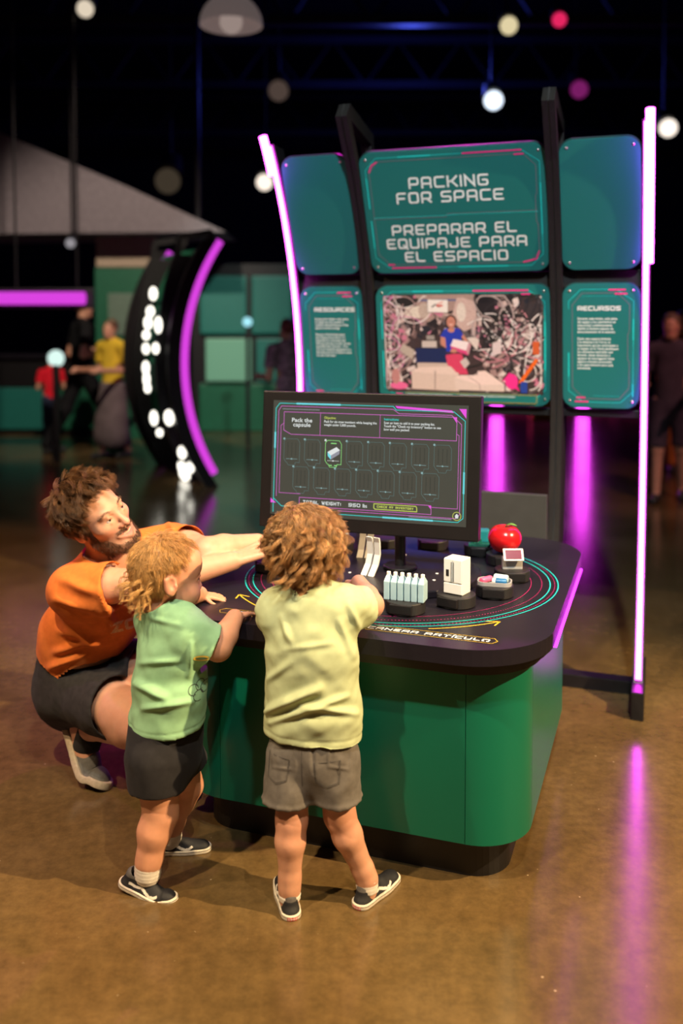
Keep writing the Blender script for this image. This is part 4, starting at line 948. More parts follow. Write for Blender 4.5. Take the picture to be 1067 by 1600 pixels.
# ---- a low canvas shoe in its own frame: +y toe, +x right, +z up, length 1
SHOE_W = lambda y: .185 * (1 - .18 * sm(y, .55, 1.0) - .0) * (.84 + .16 * sm(y, .25, .62)) 
def shoe(parent, heel, f, up, L, right=True, kind='canvas', bend=0.0, laces=True):
    f = unit(f); up = unit(A3(up) - f * (A3(up) @ f)); sd = np.cross(f, up); R = np.stack([sd, f, up], 1); heel = A3(heel)
    def bendf(p):
        if not bend: return p
        p = p.copy(); y0 = .68; m = p[:, 1] > y0; a = bend * np.clip((p[m, 1] - y0) / .18, 0, 1); yy = p[m, 1] - y0
        zc = p[m, 2].copy(); p[m, 1] = y0 + yy * np.cos(a * .75) - zc * np.sin(a); p[m, 2] = zc * np.cos(a) + yy * np.sin(a * .75); return p
    W_ = lambda p: bendf(p) * L @ R.T + heel
    h = .011
    ys = np.linspace(.06, .9, 9)
    v = Vol((-.26, -.2, -.02), (.26, 1.08, .5), h)
    for a, b in zip(ys, ys[1:]):
        zt = lambda y: .2 if y < .3 else .2 - .10 * (y - .3) / .6
        v.rc((0, a, .07), (0, b, .07), SHOE_W(a) - .02, SHOE_W(b) - .02, .04, 'u', ((0, 0, 1), 1.35))
    v.chain([(0, .1, .12), (0, .12, .27)], [.135, .118], .05); v.chain([(0, .3, .12), (0, .25, .27)], [.13, .115], .05)
    v.chain([(0, .36, .19), (0, .56, .14), (0, .75, .1)], [.105, .1, .1], .06)
    v.el((0, .87, .095), (.135, .12, .085), None, .05)
    if kind == 'canvas': v.rc((0, .17, .28), (0, .2, .40), .1, .112, .006, 's')
    else: v.rc((0, .17, .28), (0, .2, .40), .1, .112, .006, 's')
    v.cut((0, 0, .04), (0, 0, -1))
    V, Q = v.mesh(2)
    C = np.tile(A3((.014, .0145, .018)) if kind == 'canvas' else A3((.085, .08, .074)), (len(V), 1)); x, y, z = V.T
    if kind == 'canvas':
        pl = [(.10, .17), (.26, .155), (.38, .175), (.47, .135), (.56, .105), (.64, .115), (.69, .14)]; dm = np.full(len(V), 9.0)
        for (y0, z0), (y1, z1) in zip(pl, pl[1:]):
            ba = A3((y1 - y0, z1 - z0)); hh = np.clip(((y - y0) * ba[0] + (z - z0) * ba[1]) / (ba @ ba), 0, 1); dm = np.minimum(dm, np.hypot(y - y0 - hh * ba[0], z - z0 - hh * ba[1]))
        C[(dm < .021) & (np.abs(x) > .07)] = (.62, .58, .52)
        C[(z > .255) & (y < .42)] = (.1, .092, .088)
        C[(y < .13) & (z < .2)] = (.02, .02, .022)
    else:
        C[(z < .11) & (y > .55)] = (.12, .112, .1)
        C[(z > .2) & (y < .5)] = (.018, .017, .02)
    up_o = mesh_np('shoe', W_(V), Q, M['shoe'], parent, True, C)
    v = Vol((-.26, -.2, -.06), (.26, 1.08, .14), .0105)
    for a, b in zip(ys, ys[1:]): v.rc((0, a, .045), (0, b, .045), SHOE_W(a) + .012, SHOE_W(b) + .012, .03, 'u', ((0, 0, 1), 1.0))
    v.rc((0, .88, .045), (0, .9, .045), .16, .15, .04)
    v.cut((0, 0, 0), (0, 0, -1)); v.cut((0, 0, .088), (0, 0, 1))
    V, Q = v.mesh(1); C = np.tile(A3((.6, .54, .45)) if kind == 'canvas' else A3((.42, .34, .24)), (len(V), 1)); x, y, z = V.T
    if kind == 'canvas':
        C[(z > .058) & (z < .07)] = (.03, .03, .03); C[z < .012] = (.3, .24, .16)
        tab = (y < -.075) & (np.abs(x) < .085) & (z > .012) & (z < .066); C[tab] = (.55, .02, .03)
        C[tab & (np.abs(np.sin(x * 75)) > .8) & (z > .024) & (z < .052)] = (.6, .5, .46); C[tab & (np.abs(z - .04) < .005) & (x > -.05)] = (.6, .5, .46)
    mesh_np('sole', W_(V), Q, M['shoe'], up_o, True, C)
    if laces:
        for i in range(4):
            y0 = .36 + i * .062; z0 = .285 - i * .03
            pts = A3([(-.085, y0, z0 - .035), (-.05, y0 + .008, z0 + .0), (0, y0 + .012, z0 + .012), (.05, y0 + .008, z0 + .0), (.085, y0, z0 - .035)])
            bm = bmesh.new(); tube(bm, W_(pts), .013 * L, 6); mesh_bm('lace', bm, M['lace'], up_o, smooth=True)
    return up_o
M['shoe'] = mat('shoe_canvas_and_rubber', (.1, .1, .1), .62, spec=.3, attr='Col', var=.12, vscale=120, bump=.25, bscale=600)
M['lace'] = mat('grey_shoelace', (.09, .085, .08), .8, var=.1)
M['sock'] = cloth('white_sock', (.66, .61, .54))
def sock(parent, a, b, r):
    v = Vol(np.minimum(a, b) - r * 2.2, np.maximum(a, b) + r * 2.2, .0035); v.rc(a, b, r, r * 1.02, .004); d = unit(A3(b) - a); v.cut(b, d); V, Q = v.mesh(2)
    n = normals(V, Q); V = V + n * (np.sin((V - a) @ d * 700) * .0006)[:, None]; mesh_np('sock', V, Q, M['sock'], parent)
def garment(name, v, m, parent, disp=None, smooth=2):
    V, Q = v.mesh(smooth)
    if disp is not None:
        n = normals(V, Q); V = V + n * disp(V, n)[:, None]; V = lap(V, Q, .25)
    return mesh_np(name, V, Q, m, parent), V, Q
def frame(f, up=(0, 0, 1)):
    f = unit(f); r = unit(np.cross(f, up)); u = np.cross(r, f); return np.stack([r, f, u], 1)
def stick(name, o, mesh, m, bm, Mx):
    """lay flat printed lines (local xy of Mx, looking along -z of Mx) on a garment"""
    from mathutils.bvhtree import BVHTree
    V, Q = mesh; t = BVHTree.FromPolygons([Vector(p) for p in V], Q.tolist()); d = -(Mx.to_3x3() @ Vector((0, 0, 1)))
    bmesh.ops.subdivide_edges(bm, edges=[e for e in bm.edges if e.calc_length() > .008], cuts=2, use_grid_fill=True)
    miss = []
    for vt in bm.verts:
        p = Mx @ vt.co; h = t.ray_cast(p, d)
        if h[0] is None: miss.append(vt)
        else: vt.co = h[0] - d * .0012
    bmesh.ops.delete(bm, geom=miss, context='VERTS')
    bmesh.ops.delete(bm, geom=[f for f in bm.faces if max(e.calc_length() for e in f.edges) > .03], context='FACES')
    return mesh_bm(name, bm, m, o)
# ================================================================ the curly-haired child at the middle of the table
rb = np.random.default_rng(3)
boy = thing('person', 'child with curly light brown hair, pale yellow-green shirt and grey shorts, seen from behind', 'person', P(489, 1400, 2.16) * Vector((1, 1, 0)), 0, None)
_p0 = Vector(boy.location)
def local(o_root):
    """keep world-space meshes in place under a root Empty"""
    for ch in o_root.children: ch.matrix_parent_inverse = Matrix.Translation(-o_root.location)
fB = unit((.33, .94, 0)); rB = A3((.94, -.33, 0))
hl, hr = P(457, 1185, 2.19), P(521, 1185, 2.17); kl, kr = P(457, 1272, 2.165), P(531, 1264, 2.175); al, ar = P(453, 1378, 2.155), P(573, 1365, 2.19)
pel, cst, nk = P(489, 1150, 2.185), P(487, 1000, 2.192), P(480, 930, 2.215)
sl_, sr = P(437, 948, 2.235), P(537, 945, 2.2); el_, er = P(432, 934, 2.37), P(579, 941, 2.285); wl, wr = P(462, 919, 2.46), P(560, 907, 2.385)
HB = Head(P(474, 858, 2.245), frame(fB + A3((0, 0, -.12))), .80, 1.13, True)
v = Vol((-.29, 2.02, -.0), (.16, 2.62, 1.0), .003)
v.chain([pel, P(489, 1100, 2.19), cst, P(485, 950, 2.21)], [.088, .086, .086, .06], .03, (fB, 1.48))
v.chain([sl_, nk, sr], [.038, .04, .038], .03); v.chain([P(480, 935, 2.200), HB.w((0, -.02, -.07))], [.036, .04], .02)
for h_, k_, a_ in ((hl, kl, al), (hr, kr, ar)):
    h_, k_, a_ = A3(h_), A3(k_), A3(a_); cf = k_ * .7 + a_ * .3 - fB * .006
    v.chain([h_, k_, cf, a_ * .85 + k_ * .15, a_], [.052, .0355, .0345, .025, .024], .015); v.rc(a_, a_ + A3((0, 0, -.03)), .026, .024, .01); v.el(k_ - fB * .008, (.028, .028, .032), None, .02)
for s_, e_, w_ in ((sl_, el_, wl), (sr, er, wr)):
    v.chain([s_, e_, A3(e_) * .65 + A3(w_) * .35, w_], [.038, .031, .03, .021], .012)
hand(v, wr, P(551, 912, 2.45) - P(560, 912, 2.385), (.1, -.1, 1), .112, True, [(.35, .6, .4)] * 4, fat=1.0, spread=.12)
hand(v, wl, P(478, 928, 2.55) - P(462, 930, 2.46), (0, -.1, 1), .112, False, [(.3, .5, .4)] * 4, fat=1.1)
HB.build(v)
V, Q = v.mesh(2); C = np.tile(SK['base'], (len(V), 1))
for k_ in (kl, kr):
    m = .4 * np.exp(-(np.linalg.norm(V - A3(k_), axis=1) / .045) ** 2); C = C * (1 - m[:, None]) + m[:, None] * SK['pink']
body = mesh_np('body', V, Q, M['skin'], boy, True, HB.tint(V, C)); HB.eyes(boy)
# shirt
M['yshirt'] = cloth('pale_yellow_green_cotton', (.42, .47, .27), .05); v = Vol((-.3, 2.03, .35), (.13, 2.45, .86), .0035)
v.chain([P(489, 1150, 2.185), P(488, 1090, 2.19), P(487, 1010, 2.192), P(484, 965, 2.200)], [.123, .115, .111, .09], .03, (fB, 1.52))
v.chain([sl_, nk, sr], [.048, .05, .048], .04); v.rc(P(441, 955, 2.235), P(532, 952, 2.192), .054, .054, .03)
v.chain([sr, P(562, 944, 2.25), A3(er) * .82 + A3(sr) * .18], [.050, .047, .049], .02); v.chain([sl_, P(433, 960, 2.30), A3(el_) * .85 + A3(sl_) * .15], [.050, .047, .049], .02)
for s_, e_ in ((sr, er), (sl_, el_)):
    d = unit(A3(e_) - s_); p = A3(e_) * .66 + A3(s_) * .34; v.rc(A3(e_) * .5 + A3(s_) * .5, A3(e_) * 1.4 - A3(s_) * .4, .040, .040, .004, 's'); v.cut(p, d, p - .06, p + .06)
v.rc(P(480, 905, 2.22), P(479, 928, 2.200), .05, .046, .006, 's')
ring = [A3(P(480, 931, 2.213)) + (rB * math.cos(a) * 1.12 + fB * math.sin(a)) * .045 + A3((0, 0, .004 * math.sin(a + 2))) for a in np.linspace(0, 2 * PI, 19)]
v.chain(ring, [.006] * 19, .004)
hem = A3(P(490, 1146, 2.17)); v.cut(hem, (-.02, 0, -1)); v.rc(hem + A3((0, .02, .04)), hem + A3((0, .02, -.06)), .106, .110, .004, 's', (fB, 1.52))
def dispB(p, n):
    hz = sm(p[:, 2], .58, .40); d = .006 * cnoise(p, 5, 42, 6, (.6, .6, 1.6)) * (.35 + hz) + .0022 * cnoise(p, 6, 110, 5)
    d += ridge(p, P(412, 1108, 2.10), P(500, 1070, 2.09), .011, .011) + ridge(p, P(425, 1122, 2.10), P(545, 1082, 2.09), .008, .008) + ridge(p, P(470, 1098, 2.09), P(558, 1108, 2.1), .008, .007)
    d += ridge(p, P(415, 1060, 2.1), P(455, 1030, 2.1), .009, .005) + ridge(p, P(440, 960, 2.13), P(455, 1000, 2.11), .008, .005) + ridge(p, P(530, 965, 2.12), P(552, 1020, 2.12), .009, .006) + ridge(p, P(545, 940, 2.14), P(560, 975, 2.17), .008, .006) + ridge(p, P(445, 1010, 2.1), P(520, 1000, 2.09), .007, .003)
    d -= .0012 * np.exp(-((p[:, 2] - hem[2] - .017) / .0022) ** 2)
    return d
so, SV, SQ = garment('shirt', v, M['yshirt'], boy, lambda p, n: 1.5 * dispB(p, n))
# shorts
M['gshorts'] = cloth('grey_twill', (.125, .111, .098), .14); v = Vol((-.28, 2.03, .2), (.13, 2.42, .5), .0035)
v.chain([P(489, 1125, 2.185), P(489, 1170, 2.185)], [.100, .110], .02, (fB, 1.5))
for h_, k_, hx in ((P(460, 1175, 2.19), P(451, 1242, 2.17), -1), (P(518, 1175, 2.175), P(526, 1240, 2.17), 1)):
    v.rc(h_, k_, .068, .062, .015); p = A3(k_); d = unit(A3(k_) - h_) + A3((0, 0, -.8)); v.cut(p, d, p - .065, p + .065); v.rc(A3(k_) * .6 + A3(h_) * .4, A3(k_) * 1.5 - A3(h_) * .5, .051, .054, .004, 's')
    e1, e2 = rB, fB; rr_ = [A3(k_) + (rB * math.cos(a) + fB * math.sin(a)) * .0585 + A3((0, 0, .007)) for a in np.linspace(0, 2 * PI, 17)]; v.chain(rr_, [.0062] * 17, .004)
v.cut(P(489, 1137, 2.185), (0, 0, 1))
def dispS(p, n):
    c = A3(P(489, 1190, 2.1)); d = .0045 * cnoise(p, 15, 60, 6, (1, 1, 1.4)) + .0016 * cnoise(p, 16, 150, 5)
    d -= ridge(p, P(489, 1140, 2.1), P(490, 1200, 2.1), .004, .004)
    for x0, x1 in ((426, 462), (514, 548)):
        for a, b in (((x0, 1160), (x1, 1160)), ((x0, 1160), (x0, 1192)), ((x1, 1160), (x1, 1192)), ((x0, 1192), (x1, 1196))): d += ridge(p, P(*a, 2.085), P(*b, 2.085), .0035, .0025)
    return d
so, SV, SQ = garment('shorts', v, M['gshorts'], boy, dispS)
stitch = mat('grey_stitching', (.07, .062, .056), .9, var=.1)
bx = A3(P(0, 0, 2.0)) * 0; Mx = Matrix(((.94, 0, -.33, 0), (-.33, 0, -.94, 0), (0, 1, 0, 0), (0, 0, 0, 1)))
Mx.translation = Vector(P(489, 1165, 2.185)) - Vector(fB) * .3; bm = bmesh.new()
for s_ in (-1, 1):
    q = [(s_ * x, z) for x, z in ((.030, .004), (.034, -.044), (.060, -.054), (.086, -.044), (.088, .010))]
    ribbon(bm, q + [q[0]], .0016); ribbon(bm, [(a * .94 + s_ * .0036, b * .92 - .001) for a, b in q], .0009)
    ribbon(bm, [(s_ * .1, .02), (s_ * .104, -.08)], .0014)
ribbon(bm, [(0, .03), (.001, -.055)], .0018); ribbon(bm, [(-.1, .022), (.1, .020)], .0014)
stick('stitching', so, (SV, SQ), stitch, bm, Mx)
for a_, hx, hy, f in ((al, 448, 1424, (-.22, 1, 0)), (ar, 563, 1408, (.62, .8, 0))):
    heel = A3(P(hx, hy, 2.13 if hx < 500 else 2.155)); heel[2] = 0.0; a2 = A3(a_)
    fu = unit(f); hp = a2 * (1, 1, 0) - fu * .030
    shoe(boy, hp, f, (0, 0, 1), .146, hx > 500); sock(boy, a2 + A3((0, 0, -.018)), a2 + A3((0, 0, .006 if hx > 500 else -.010)), .0268)
# hair: clumps of curls
def condB(p, u): return p[2] > -.03 + .09 * sm(p[1], -.02, .06) and not (p[1] > .03 and p[2] < .07)
def boyhair():
    roots, nr = scalp(540, rb, condB); crown = A3((.0, -.055, .12)); fl = roots - crown; fl -= nr * (fl * nr).sum(1)[:, None]; fl = unit_rows(fl + A3((.02, 0, -.03))); sw = np.cross(nr, fl); fl = unit_rows(fl + sw * rb.normal(size=(len(fl), 1)) * .35)
    low = sm(roots[:, 2], .08, -.02)
    pts = locks(HB, roots, nr, fl, .072 + .03 * low, 34, .0125, .0085, 3.6, rb, 18, .42, .5, .0, .5, .65)
    tone = np.tile(rb.uniform(.6, 1.4, (540, 1)), (34, 1)) * rb.uniform(.7, 1.3, (540 * 34, 1)); hue = np.tile(rb.uniform(0, 1, (540, 1)), (34, 1))
    c = (A3((.21, .095, .033)) * (1 - hue) + A3((.5, .27, .105)) * hue) * tone
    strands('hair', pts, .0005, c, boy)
boyhair()
v = Vol(HB.c - .16, HB.c + .16, .004); v.el(HB.w((0, -.018, .046)), A3((.08 * HB.sx, .101, .089)) * HB.s, HB.R, .01); v.el(HB.w((0, -.06, -.01)), A3((.062 * HB.sx, .05, .05)) * HB.s, HB.R, .02); v.cut(HB.w((0, .055, 0)), HB.R @ A3((0, 1, -.7)))
V, Q = v.mesh(2); mesh_np('hair_base', V, Q, M['hair'], boy, True, np.tile(A3((.10, .045, .018)), (len(V), 1)))
local(boy); boy.location.y -= .022

# ================================================================ the fair-haired toddler at the corner of the table
rt = np.random.default_rng(4)
tod = thing('person', 'fair-haired toddler in a light green shirt and black shorts, hands on the table edge', 'person', P(250, 1390, 2.26) * Vector((1, 1, 0)))
fT = unit((.77, .64, 0)); rT = A3((.64, -.77, 0))
pelT, cT, nT = P(259, 1165, 2.305), P(270, 1015, 2.315), P(262, 955, 2.32)
srT, slT = P(298, 985, 2.262), P(244, 960, 2.352); erT, elT = P(341, 1006, 2.275), P(286, 922, 2.475); wrT, wlT = P(366, 960, 2.352), P(312, 924, 2.545)
HT = Head(P(263, 897, 2.33), frame(unit((.9, .40, -.10))), .80, 1.10, True)
v = Vol((-.60, 2.08, -.0), (-.18, 2.74, .90), .0028)
v.chain([pelT, P(264, 1100, 2.32), cT, P(268, 975, 2.33)], [.085, .086, .08, .055], .03, (fT, 1.25))
v.chain([slT, nT, srT], [.036, .04, .036], .03); v.chain([P(264, 962, 2.325), HT.w((0, -.02, -.075))], [.036, .042], .02)
hrT, krT, arT = P(248, 1180, 2.265), P(252, 1262, 2.25), P(233, 1338, 2.235); hlT, klT, alT = P(272, 1175, 2.36), P(292, 1218, 2.41), P(266, 1284, 2.405)
for h_, k_, a_ in ((hrT, krT, arT), (hlT, klT, alT)):
    h_, k_, a_ = A3(h_), A3(k_), A3(a_); v.chain([h_, k_, k_ * .66 + a_ * .34 - fT * .006, a_ * .88 + k_ * .12, a_], [.064, .042, .040, .0315, .031], .015); v.rc(a_, a_ + A3((0, 0, -.02)), .028, .026, .01)
for s_, e_, w_ in ((srT, erT, wrT), (slT, elT, wlT)): v.chain([s_, e_, A3(e_) * .6 + A3(w_) * .4, w_], [.036, .032, .031, .0225], .012)
hand(v, wrT, P(393, 958, 2.425) - P(366, 960, 2.352) + Vector((0, 0, .012)), (-.2, -.1, 1), .10, True, [(.15, .35, .25), (.1, .4, .3), (.15, .45, .3), (.2, .45, .3)], (.55, .6, -.5), 1.02, .15)
hand(v, wlT, P(350, 931, 2.575) - P(312, 924, 2.545), (0, -.15, 1), .10, False, [(.08, .15, .1)] * 4, (.6, .7, -.2), 1.02, .17)
HT.build(v)
V, Q = v.mesh(2); C = np.tile(SK['base'] * (1.02, .96, .9), (len(V), 1))
mesh_np('body', V, Q, M['skin'], tod, True, HT.tint(V, C)); HT.eyes(tod, (.05, .09, .13))
M['tshirt'] = cloth('light_green_cotton', (.25, .46, .26), .05); v = Vol((-.62, 2.1, .36), (-.2, 2.58, .76), .0033)
v.chain([P(262, 1122, 2.31), P(265, 1070, 2.312), P(270, 1010, 2.317), P(268, 978, 2.32)], [.112, .106, .097, .08], .03, (fT, 1.28))
v.chain([slT, nT, srT], [.047, .05, .047], .035); v.rc(P(258, 985, 2.39), P(294, 992, 2.27), .052, .052, .03)
for s_, e_, rr_ in ((srT, erT, .052), (slT, elT, .048)):
    d = unit(A3(e_) - s_); p = A3(e_) * .78 + A3(s_) * .22; v.chain([s_, p], [.05, rr_], .02); v.rc(A3(e_) * .6 + A3(s_) * .4, A3(e_) * 1.5 - A3(s_) * .5, .042, .043, .004, 's'); v.cut(p, d, p - .062, p + .062)
v.rc(HT.w((0, -.02, -.06)), P(263, 956, 2.325), .052, .047, .006, 's')
v.chain([A3(P(263, 955, 2.326)) + (rT * math.cos(a) + fT * math.sin(a)) * .047 + A3((0, 0, .006 * math.cos(a + 2.6))) for a in np.linspace(0, 2 * PI, 19)], [.006] * 19, .004)
hemT = A3(P(262, 1117, 2.315)); v.cut(hemT, (.12, .08, -1)); v.rc(hemT + A3((0, 0, .04)), hemT + A3((0, 0, -.07)), .098, .104, .004, 's', (fT, 1.28))
def dispT(p, n):
    d = .0055 * cnoise(p, 25, 46, 6, (.7, .7, 1.5)) + .002 * cnoise(p, 26, 120, 5)
    d += ridge(p, P(215, 1062, 2.24), P(262, 1085, 2.2), .010, .010) + ridge(p, P(225, 1100, 2.22), P(300, 1088, 2.2), .008, .007) + ridge(p, P(222, 1030, 2.24), P(280, 1025, 2.22), .008, .005) + ridge(p, P(300, 1000, 2.2), P(295, 1050, 2.2), .007, .006) + ridge(p, P(235, 960, 2.26), P(285, 972, 2.23), .007, .004)
    return d - .001 * np.exp(-((p @ A3((-.12, -.08, 1)) - hemT @ A3((-.12, -.08, 1)) - .015) / .002) ** 2)
so, SV, SQ = garment('shirt', v, M['tshirt'], tod, lambda p, n: 1.4 * dispT(p, n))
bm = bmesh.new()
for cx, cy, r in ((.0, .0, .012), (.017, .006, .011), (.03, -.004, .012), (.012, -.016, .012)): ribbon(bm, [(cx + r * math.cos(a), cy + r * math.sin(a)) for a in np.linspace(0, 5.2, 18)], .0016)
ribbon(bm, [(-.012, .05), (-.012, -.05)], .0012)
Mx = Matrix.Translation(P(305, 1100, 2.12)) @ Matrix(((.98, 0, .19, 0), (.19, 0, -.98, 0), (0, 1, 0, 0), (0, 0, 0, 1)))
stick('printed_outline', so, (SV, SQ), mat('dark_print_ink', (.06, .08, .05), .7, var=.05), bm, Mx)
bm = bmesh.new(); ribbon(bm, [(.018 * math.cos(a) , .0055 * math.sin(a)) for a in np.linspace(.3, 5.9, 16)], .004)
stick('printed_oval', so, (SV, SQ), mat('yellow_print_ink', (.6, .4, .05), .7, var=.05), bm, Matrix.Translation(P(318, 1046, 2.12)) @ Matrix(((.98, 0, .19, 0), (.19, 0, -.98, 0), (0, 1, 0, 0), (0, 0, 0, 1))))
M['bshorts'] = cloth('black_jersey', (.016, .015, .017), .15); v = Vol((-.60, 2.1, .2), (-.2, 2.56, .5), .0035)
v.chain([P(260, 1128, 2.315), P(257, 1165, 2.31)], [.100, .102], .02, (fT, 1.08))
for h_, k_, r0, r1 in ((P(247, 1178, 2.268), P(246, 1226, 2.255), .080, .068), (P(278, 1165, 2.36), P(293, 1186, 2.39), .062, .056)):
    v.rc(h_, k_, r0, r1, .02); p = A3(k_); d = unit(A3(k_) - h_) + A3((0, 0, -.5)); v.cut(p, d, p - .085, p + .085); v.rc(p, p + unit(A3(k_) - h_) * .06, r1 - .009, r1 - .006, .004, 's'); v.rc(p - unit(A3(k_) - h_) * .03, p, r1 - .012, r1 - .009, .004, 's')
v.cut(P(259, 1120, 2.31), (0, 0, 1))
garment('shorts', v, M['bshorts'], tod, lambda p, n: .003 * cnoise(p, 35, 60, 6, (1, 1, 1.5)) + .001 * cnoise(p, 36, 160, 5))
shoe(tod, A3(P(196, 1366, 2.245)) + A3((0, 0, -.008)), P(252, 1392, 2.215) - P(196, 1366, 2.245) + Vector((0, 0, .0)), (.28, -.1, 1), .140, True, bend=.45)
sock(tod, A3(arT) + A3((-.002, 0, -.026)), A3(arT) + A3((0, 0, .004)), .0325)
hp = A3(alT) * (1, 1, 0) - unit((.95, .1, 0)) * .036 ; shoe(tod, hp, (.95, .10, 0), (0, 0, 1), .136, False); sock(tod, A3(alT) + A3((0, 0, -.026)), A3(alT) + A3((0, 0, .012)), .0315)
def condT(p, u): return p[2] > -.035 + .11 * sm(p[1], -.05, .03) and not (p[1] > .03 and p[2] < .098) and not (abs(p[0]) > .055 and p[1] > -.05 and p[2] < .05)
def todhair():
    n = 640; roots, nr = scalp(n, rt, condT); crown = A3((.01, -.05, .125)); fl = roots - crown; fl -= nr * (fl * nr).sum(1)[:, None]; fl = unit_rows(fl); sw = np.cross(nr, fl); fl = unit_rows(fl + sw * rt.normal(size=(n, 1)) * .3)
    low = sm(roots[:, 2], .07, -.03) * sm(roots[:, 1], .03, -.05)
    pts = locks(HT, roots, nr, fl, .036 + .034 * low, 20, .0115, .0030, 2.2, rt, 14, .12, .5, .0, .2)
    tone = np.tile(rt.uniform(.75, 1.2, (n, 1)), (20, 1)) * rt.uniform(.7, 1.3, (n * 20, 1)); c = A3((.58, .32, .11)) * tone
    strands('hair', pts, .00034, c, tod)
    k = 60; roots, nr = scalp(k, rt, lambda p, u: p[2] < .02 and p[1] < -.05); g = unit_rows(nr * .6 + A3((0, -.3, -.8)))
    strands('nape_curls', locks(HT, roots, nr, g, .085, 9, .005, .008, 4.0, rt, 18, .3, .5, .0, .3), .00042, np.tile(A3((.6, .34, .12)), (k * 9, 1)) * rt.uniform(.7, 1.3, (k * 9, 1)), tod)
todhair()
v = Vol(HT.c - .15, HT.c + .15, .004); v.el(HT.w((0, -.018, .045)), A3((.0785 * HT.sx, .099, .088)) * HT.s, HT.R, .01); v.el(HT.w((0, -.05, .0)), A3((.062 * HT.sx, .055, .045)) * HT.s, HT.R, .02); v.cut(HT.w((0, .035, .03)), HT.R @ A3((0, 1, -.75)))
V, Q = v.mesh(2); mesh_np('hair_base', V, Q, M['hair'], tod, True, np.tile(A3((.42, .22, .08)), (len(V), 1)))
local(tod); tod.location += Vector((.004, -.028, 0))

# ================================================================ the bearded person crouching in an orange shirt
rm = np.random.default_rng(5)
man = thing('person', 'bearded person crouching in an orange shirt and black shorts, reaching over the table', 'person', P(150, 1200, 2.75) * Vector((1, 1, 0)))
RM = A3([[-.3873, .8401, -.3798], [-.7823, -.5175, -.3468], [-.4879, .1628, .8576]]); HM = Head((-.7153, 2.6595, .8373), RM, .946, 1.0, False)
fM = unit((.535, -.845, 0)); rM = A3((-.845, -.535, 0))
pelM, midM, chM, nkM = P(122, 1055, 2.86), P(140, 985, 2.80), P(182, 910, 2.75), P(176, 876, 2.735)
srM, slM = P(115, 920, 2.655), P(272, 852, 2.86); erM, elM = P(240, 910, 2.57), P(325, 862, 2.70); wrM, wlM = P(364, 876, 2.665), P(402, 848, 2.80)
hrM, krM, arM = P(122, 1072, 2.82), P(238, 1140, 2.53), P(130, 1135, 2.78); hlM, klM, alM = P(165, 1048, 2.92), P(272, 1052, 2.66), P(256, 1180, 2.78)
v = Vol((-1.03, 2.35, -.0), (-.13, 3.08, 1.02), .0033)
v.chain([pelM, midM, chM, P(186, 893, 2.745)], [.12, .108, .118, .075], .05, (fM, 1.25)); v.chain([srM, nkM, slM], [.06, .055, .06], .05)
v.chain([P(180, 885, 2.735), HM.w((0, -.02, -.07))], [.058, .056], .02)
for h_, k_, a_ in ((hrM, krM, arM), (hlM, klM, alM)):
    h_, k_, a_ = A3(h_), A3(k_), A3(a_); v.chain([h_, h_ * .35 + k_ * .65, k_, k_ * .68 + a_ * .32, a_ * .85 + k_ * .15, a_], [.083, .070, .055, .052, .037, .036], .02)
v.chain([arM, P(134, 1170, 2.77), P(142, 1205, 2.745)], [.036, .036, .03], .02); v.rc(alM, P(280, 1214, 2.70), .036, .03, .02)
for s_, e_, w_ in ((srM, erM, wrM), (slM, elM, wlM)):
    s_, e_, w_ = A3(s_), A3(e_), A3(w_); v.chain([s_, s_ * .55 + e_ * .45, e_, e_ * .7 + w_ * .3, w_], [.058, .050, .041, .042, .028], .015)
hand(v, wrM, P(408, 860, 2.70) - P(364, 876, 2.665), (-.15, -.35, 1), .185, True, [(.25, .45, .3), (.3, .5, .3), (.3, .5, .3), (.35, .5, .3)], (.7, .45, -.45), 1.0, .03)
hand(v, wlM, P(440, 848, 2.86) - P(402, 848, 2.80), (0, -.2, 1), .185, False, [(.15, .3, .2)] * 4, (.7, .5, -.4), 1.0, .04)
HM.build(v, 1.0)
V, Q = v.mesh(2); C = np.tile(SK['base'] * (1.0, 1.0, 1.0), (len(V), 1)); C = HM.tint(V, C); q = HM.loc(V)
bd = sm(q[:, 2], -.028, -.055) * sm(q[:, 1], -.02, .01) * (np.linalg.norm(q, axis=1) < .16) * (1 - np.exp(-(((q - (0, .1, -.064)) / (.026, .03, .011)) ** 4).sum(1))) * (q[:, 2] > -.135)
bd *= np.clip(sm(np.abs(q[:, 0]), .018, .034) + sm(q[:, 2], -.07, -.08) + sm(q[:, 2], -.058, -.048) * 0 + .75 * (np.abs(q[:, 2] + .05) < .008), 0, 1)
C = C * (1 - .35 * bd[:, None]) + .35 * bd[:, None] * A3((.12, .06, .035))
mesh_np('body', V, Q, M['skin'], man, True, C); HM.eyes(man, (.07, .04, .025), (-.18, .12))
BV, BQ = V, Q
bm = bmesh.new()
for i in range(8):
    x = -.0175 + i * .005; bmesh.ops.create_cube(bm, size=1.0, matrix=Matrix.Translation((x,   .0965 - 16 * x * x, -.062 + 8 * x * x)) @ Matrix.Rotation(-x * 28, 4, 'Z') @ Matrix.Diagonal((.0046, .004, .0072, 1)))
for vt in bm.verts: vt.co = Vector(HM.w(vt.co[:]))
mesh_bm('teeth', bm, mat('teeth', (.66, .58, .48), .3, var=.03), man)
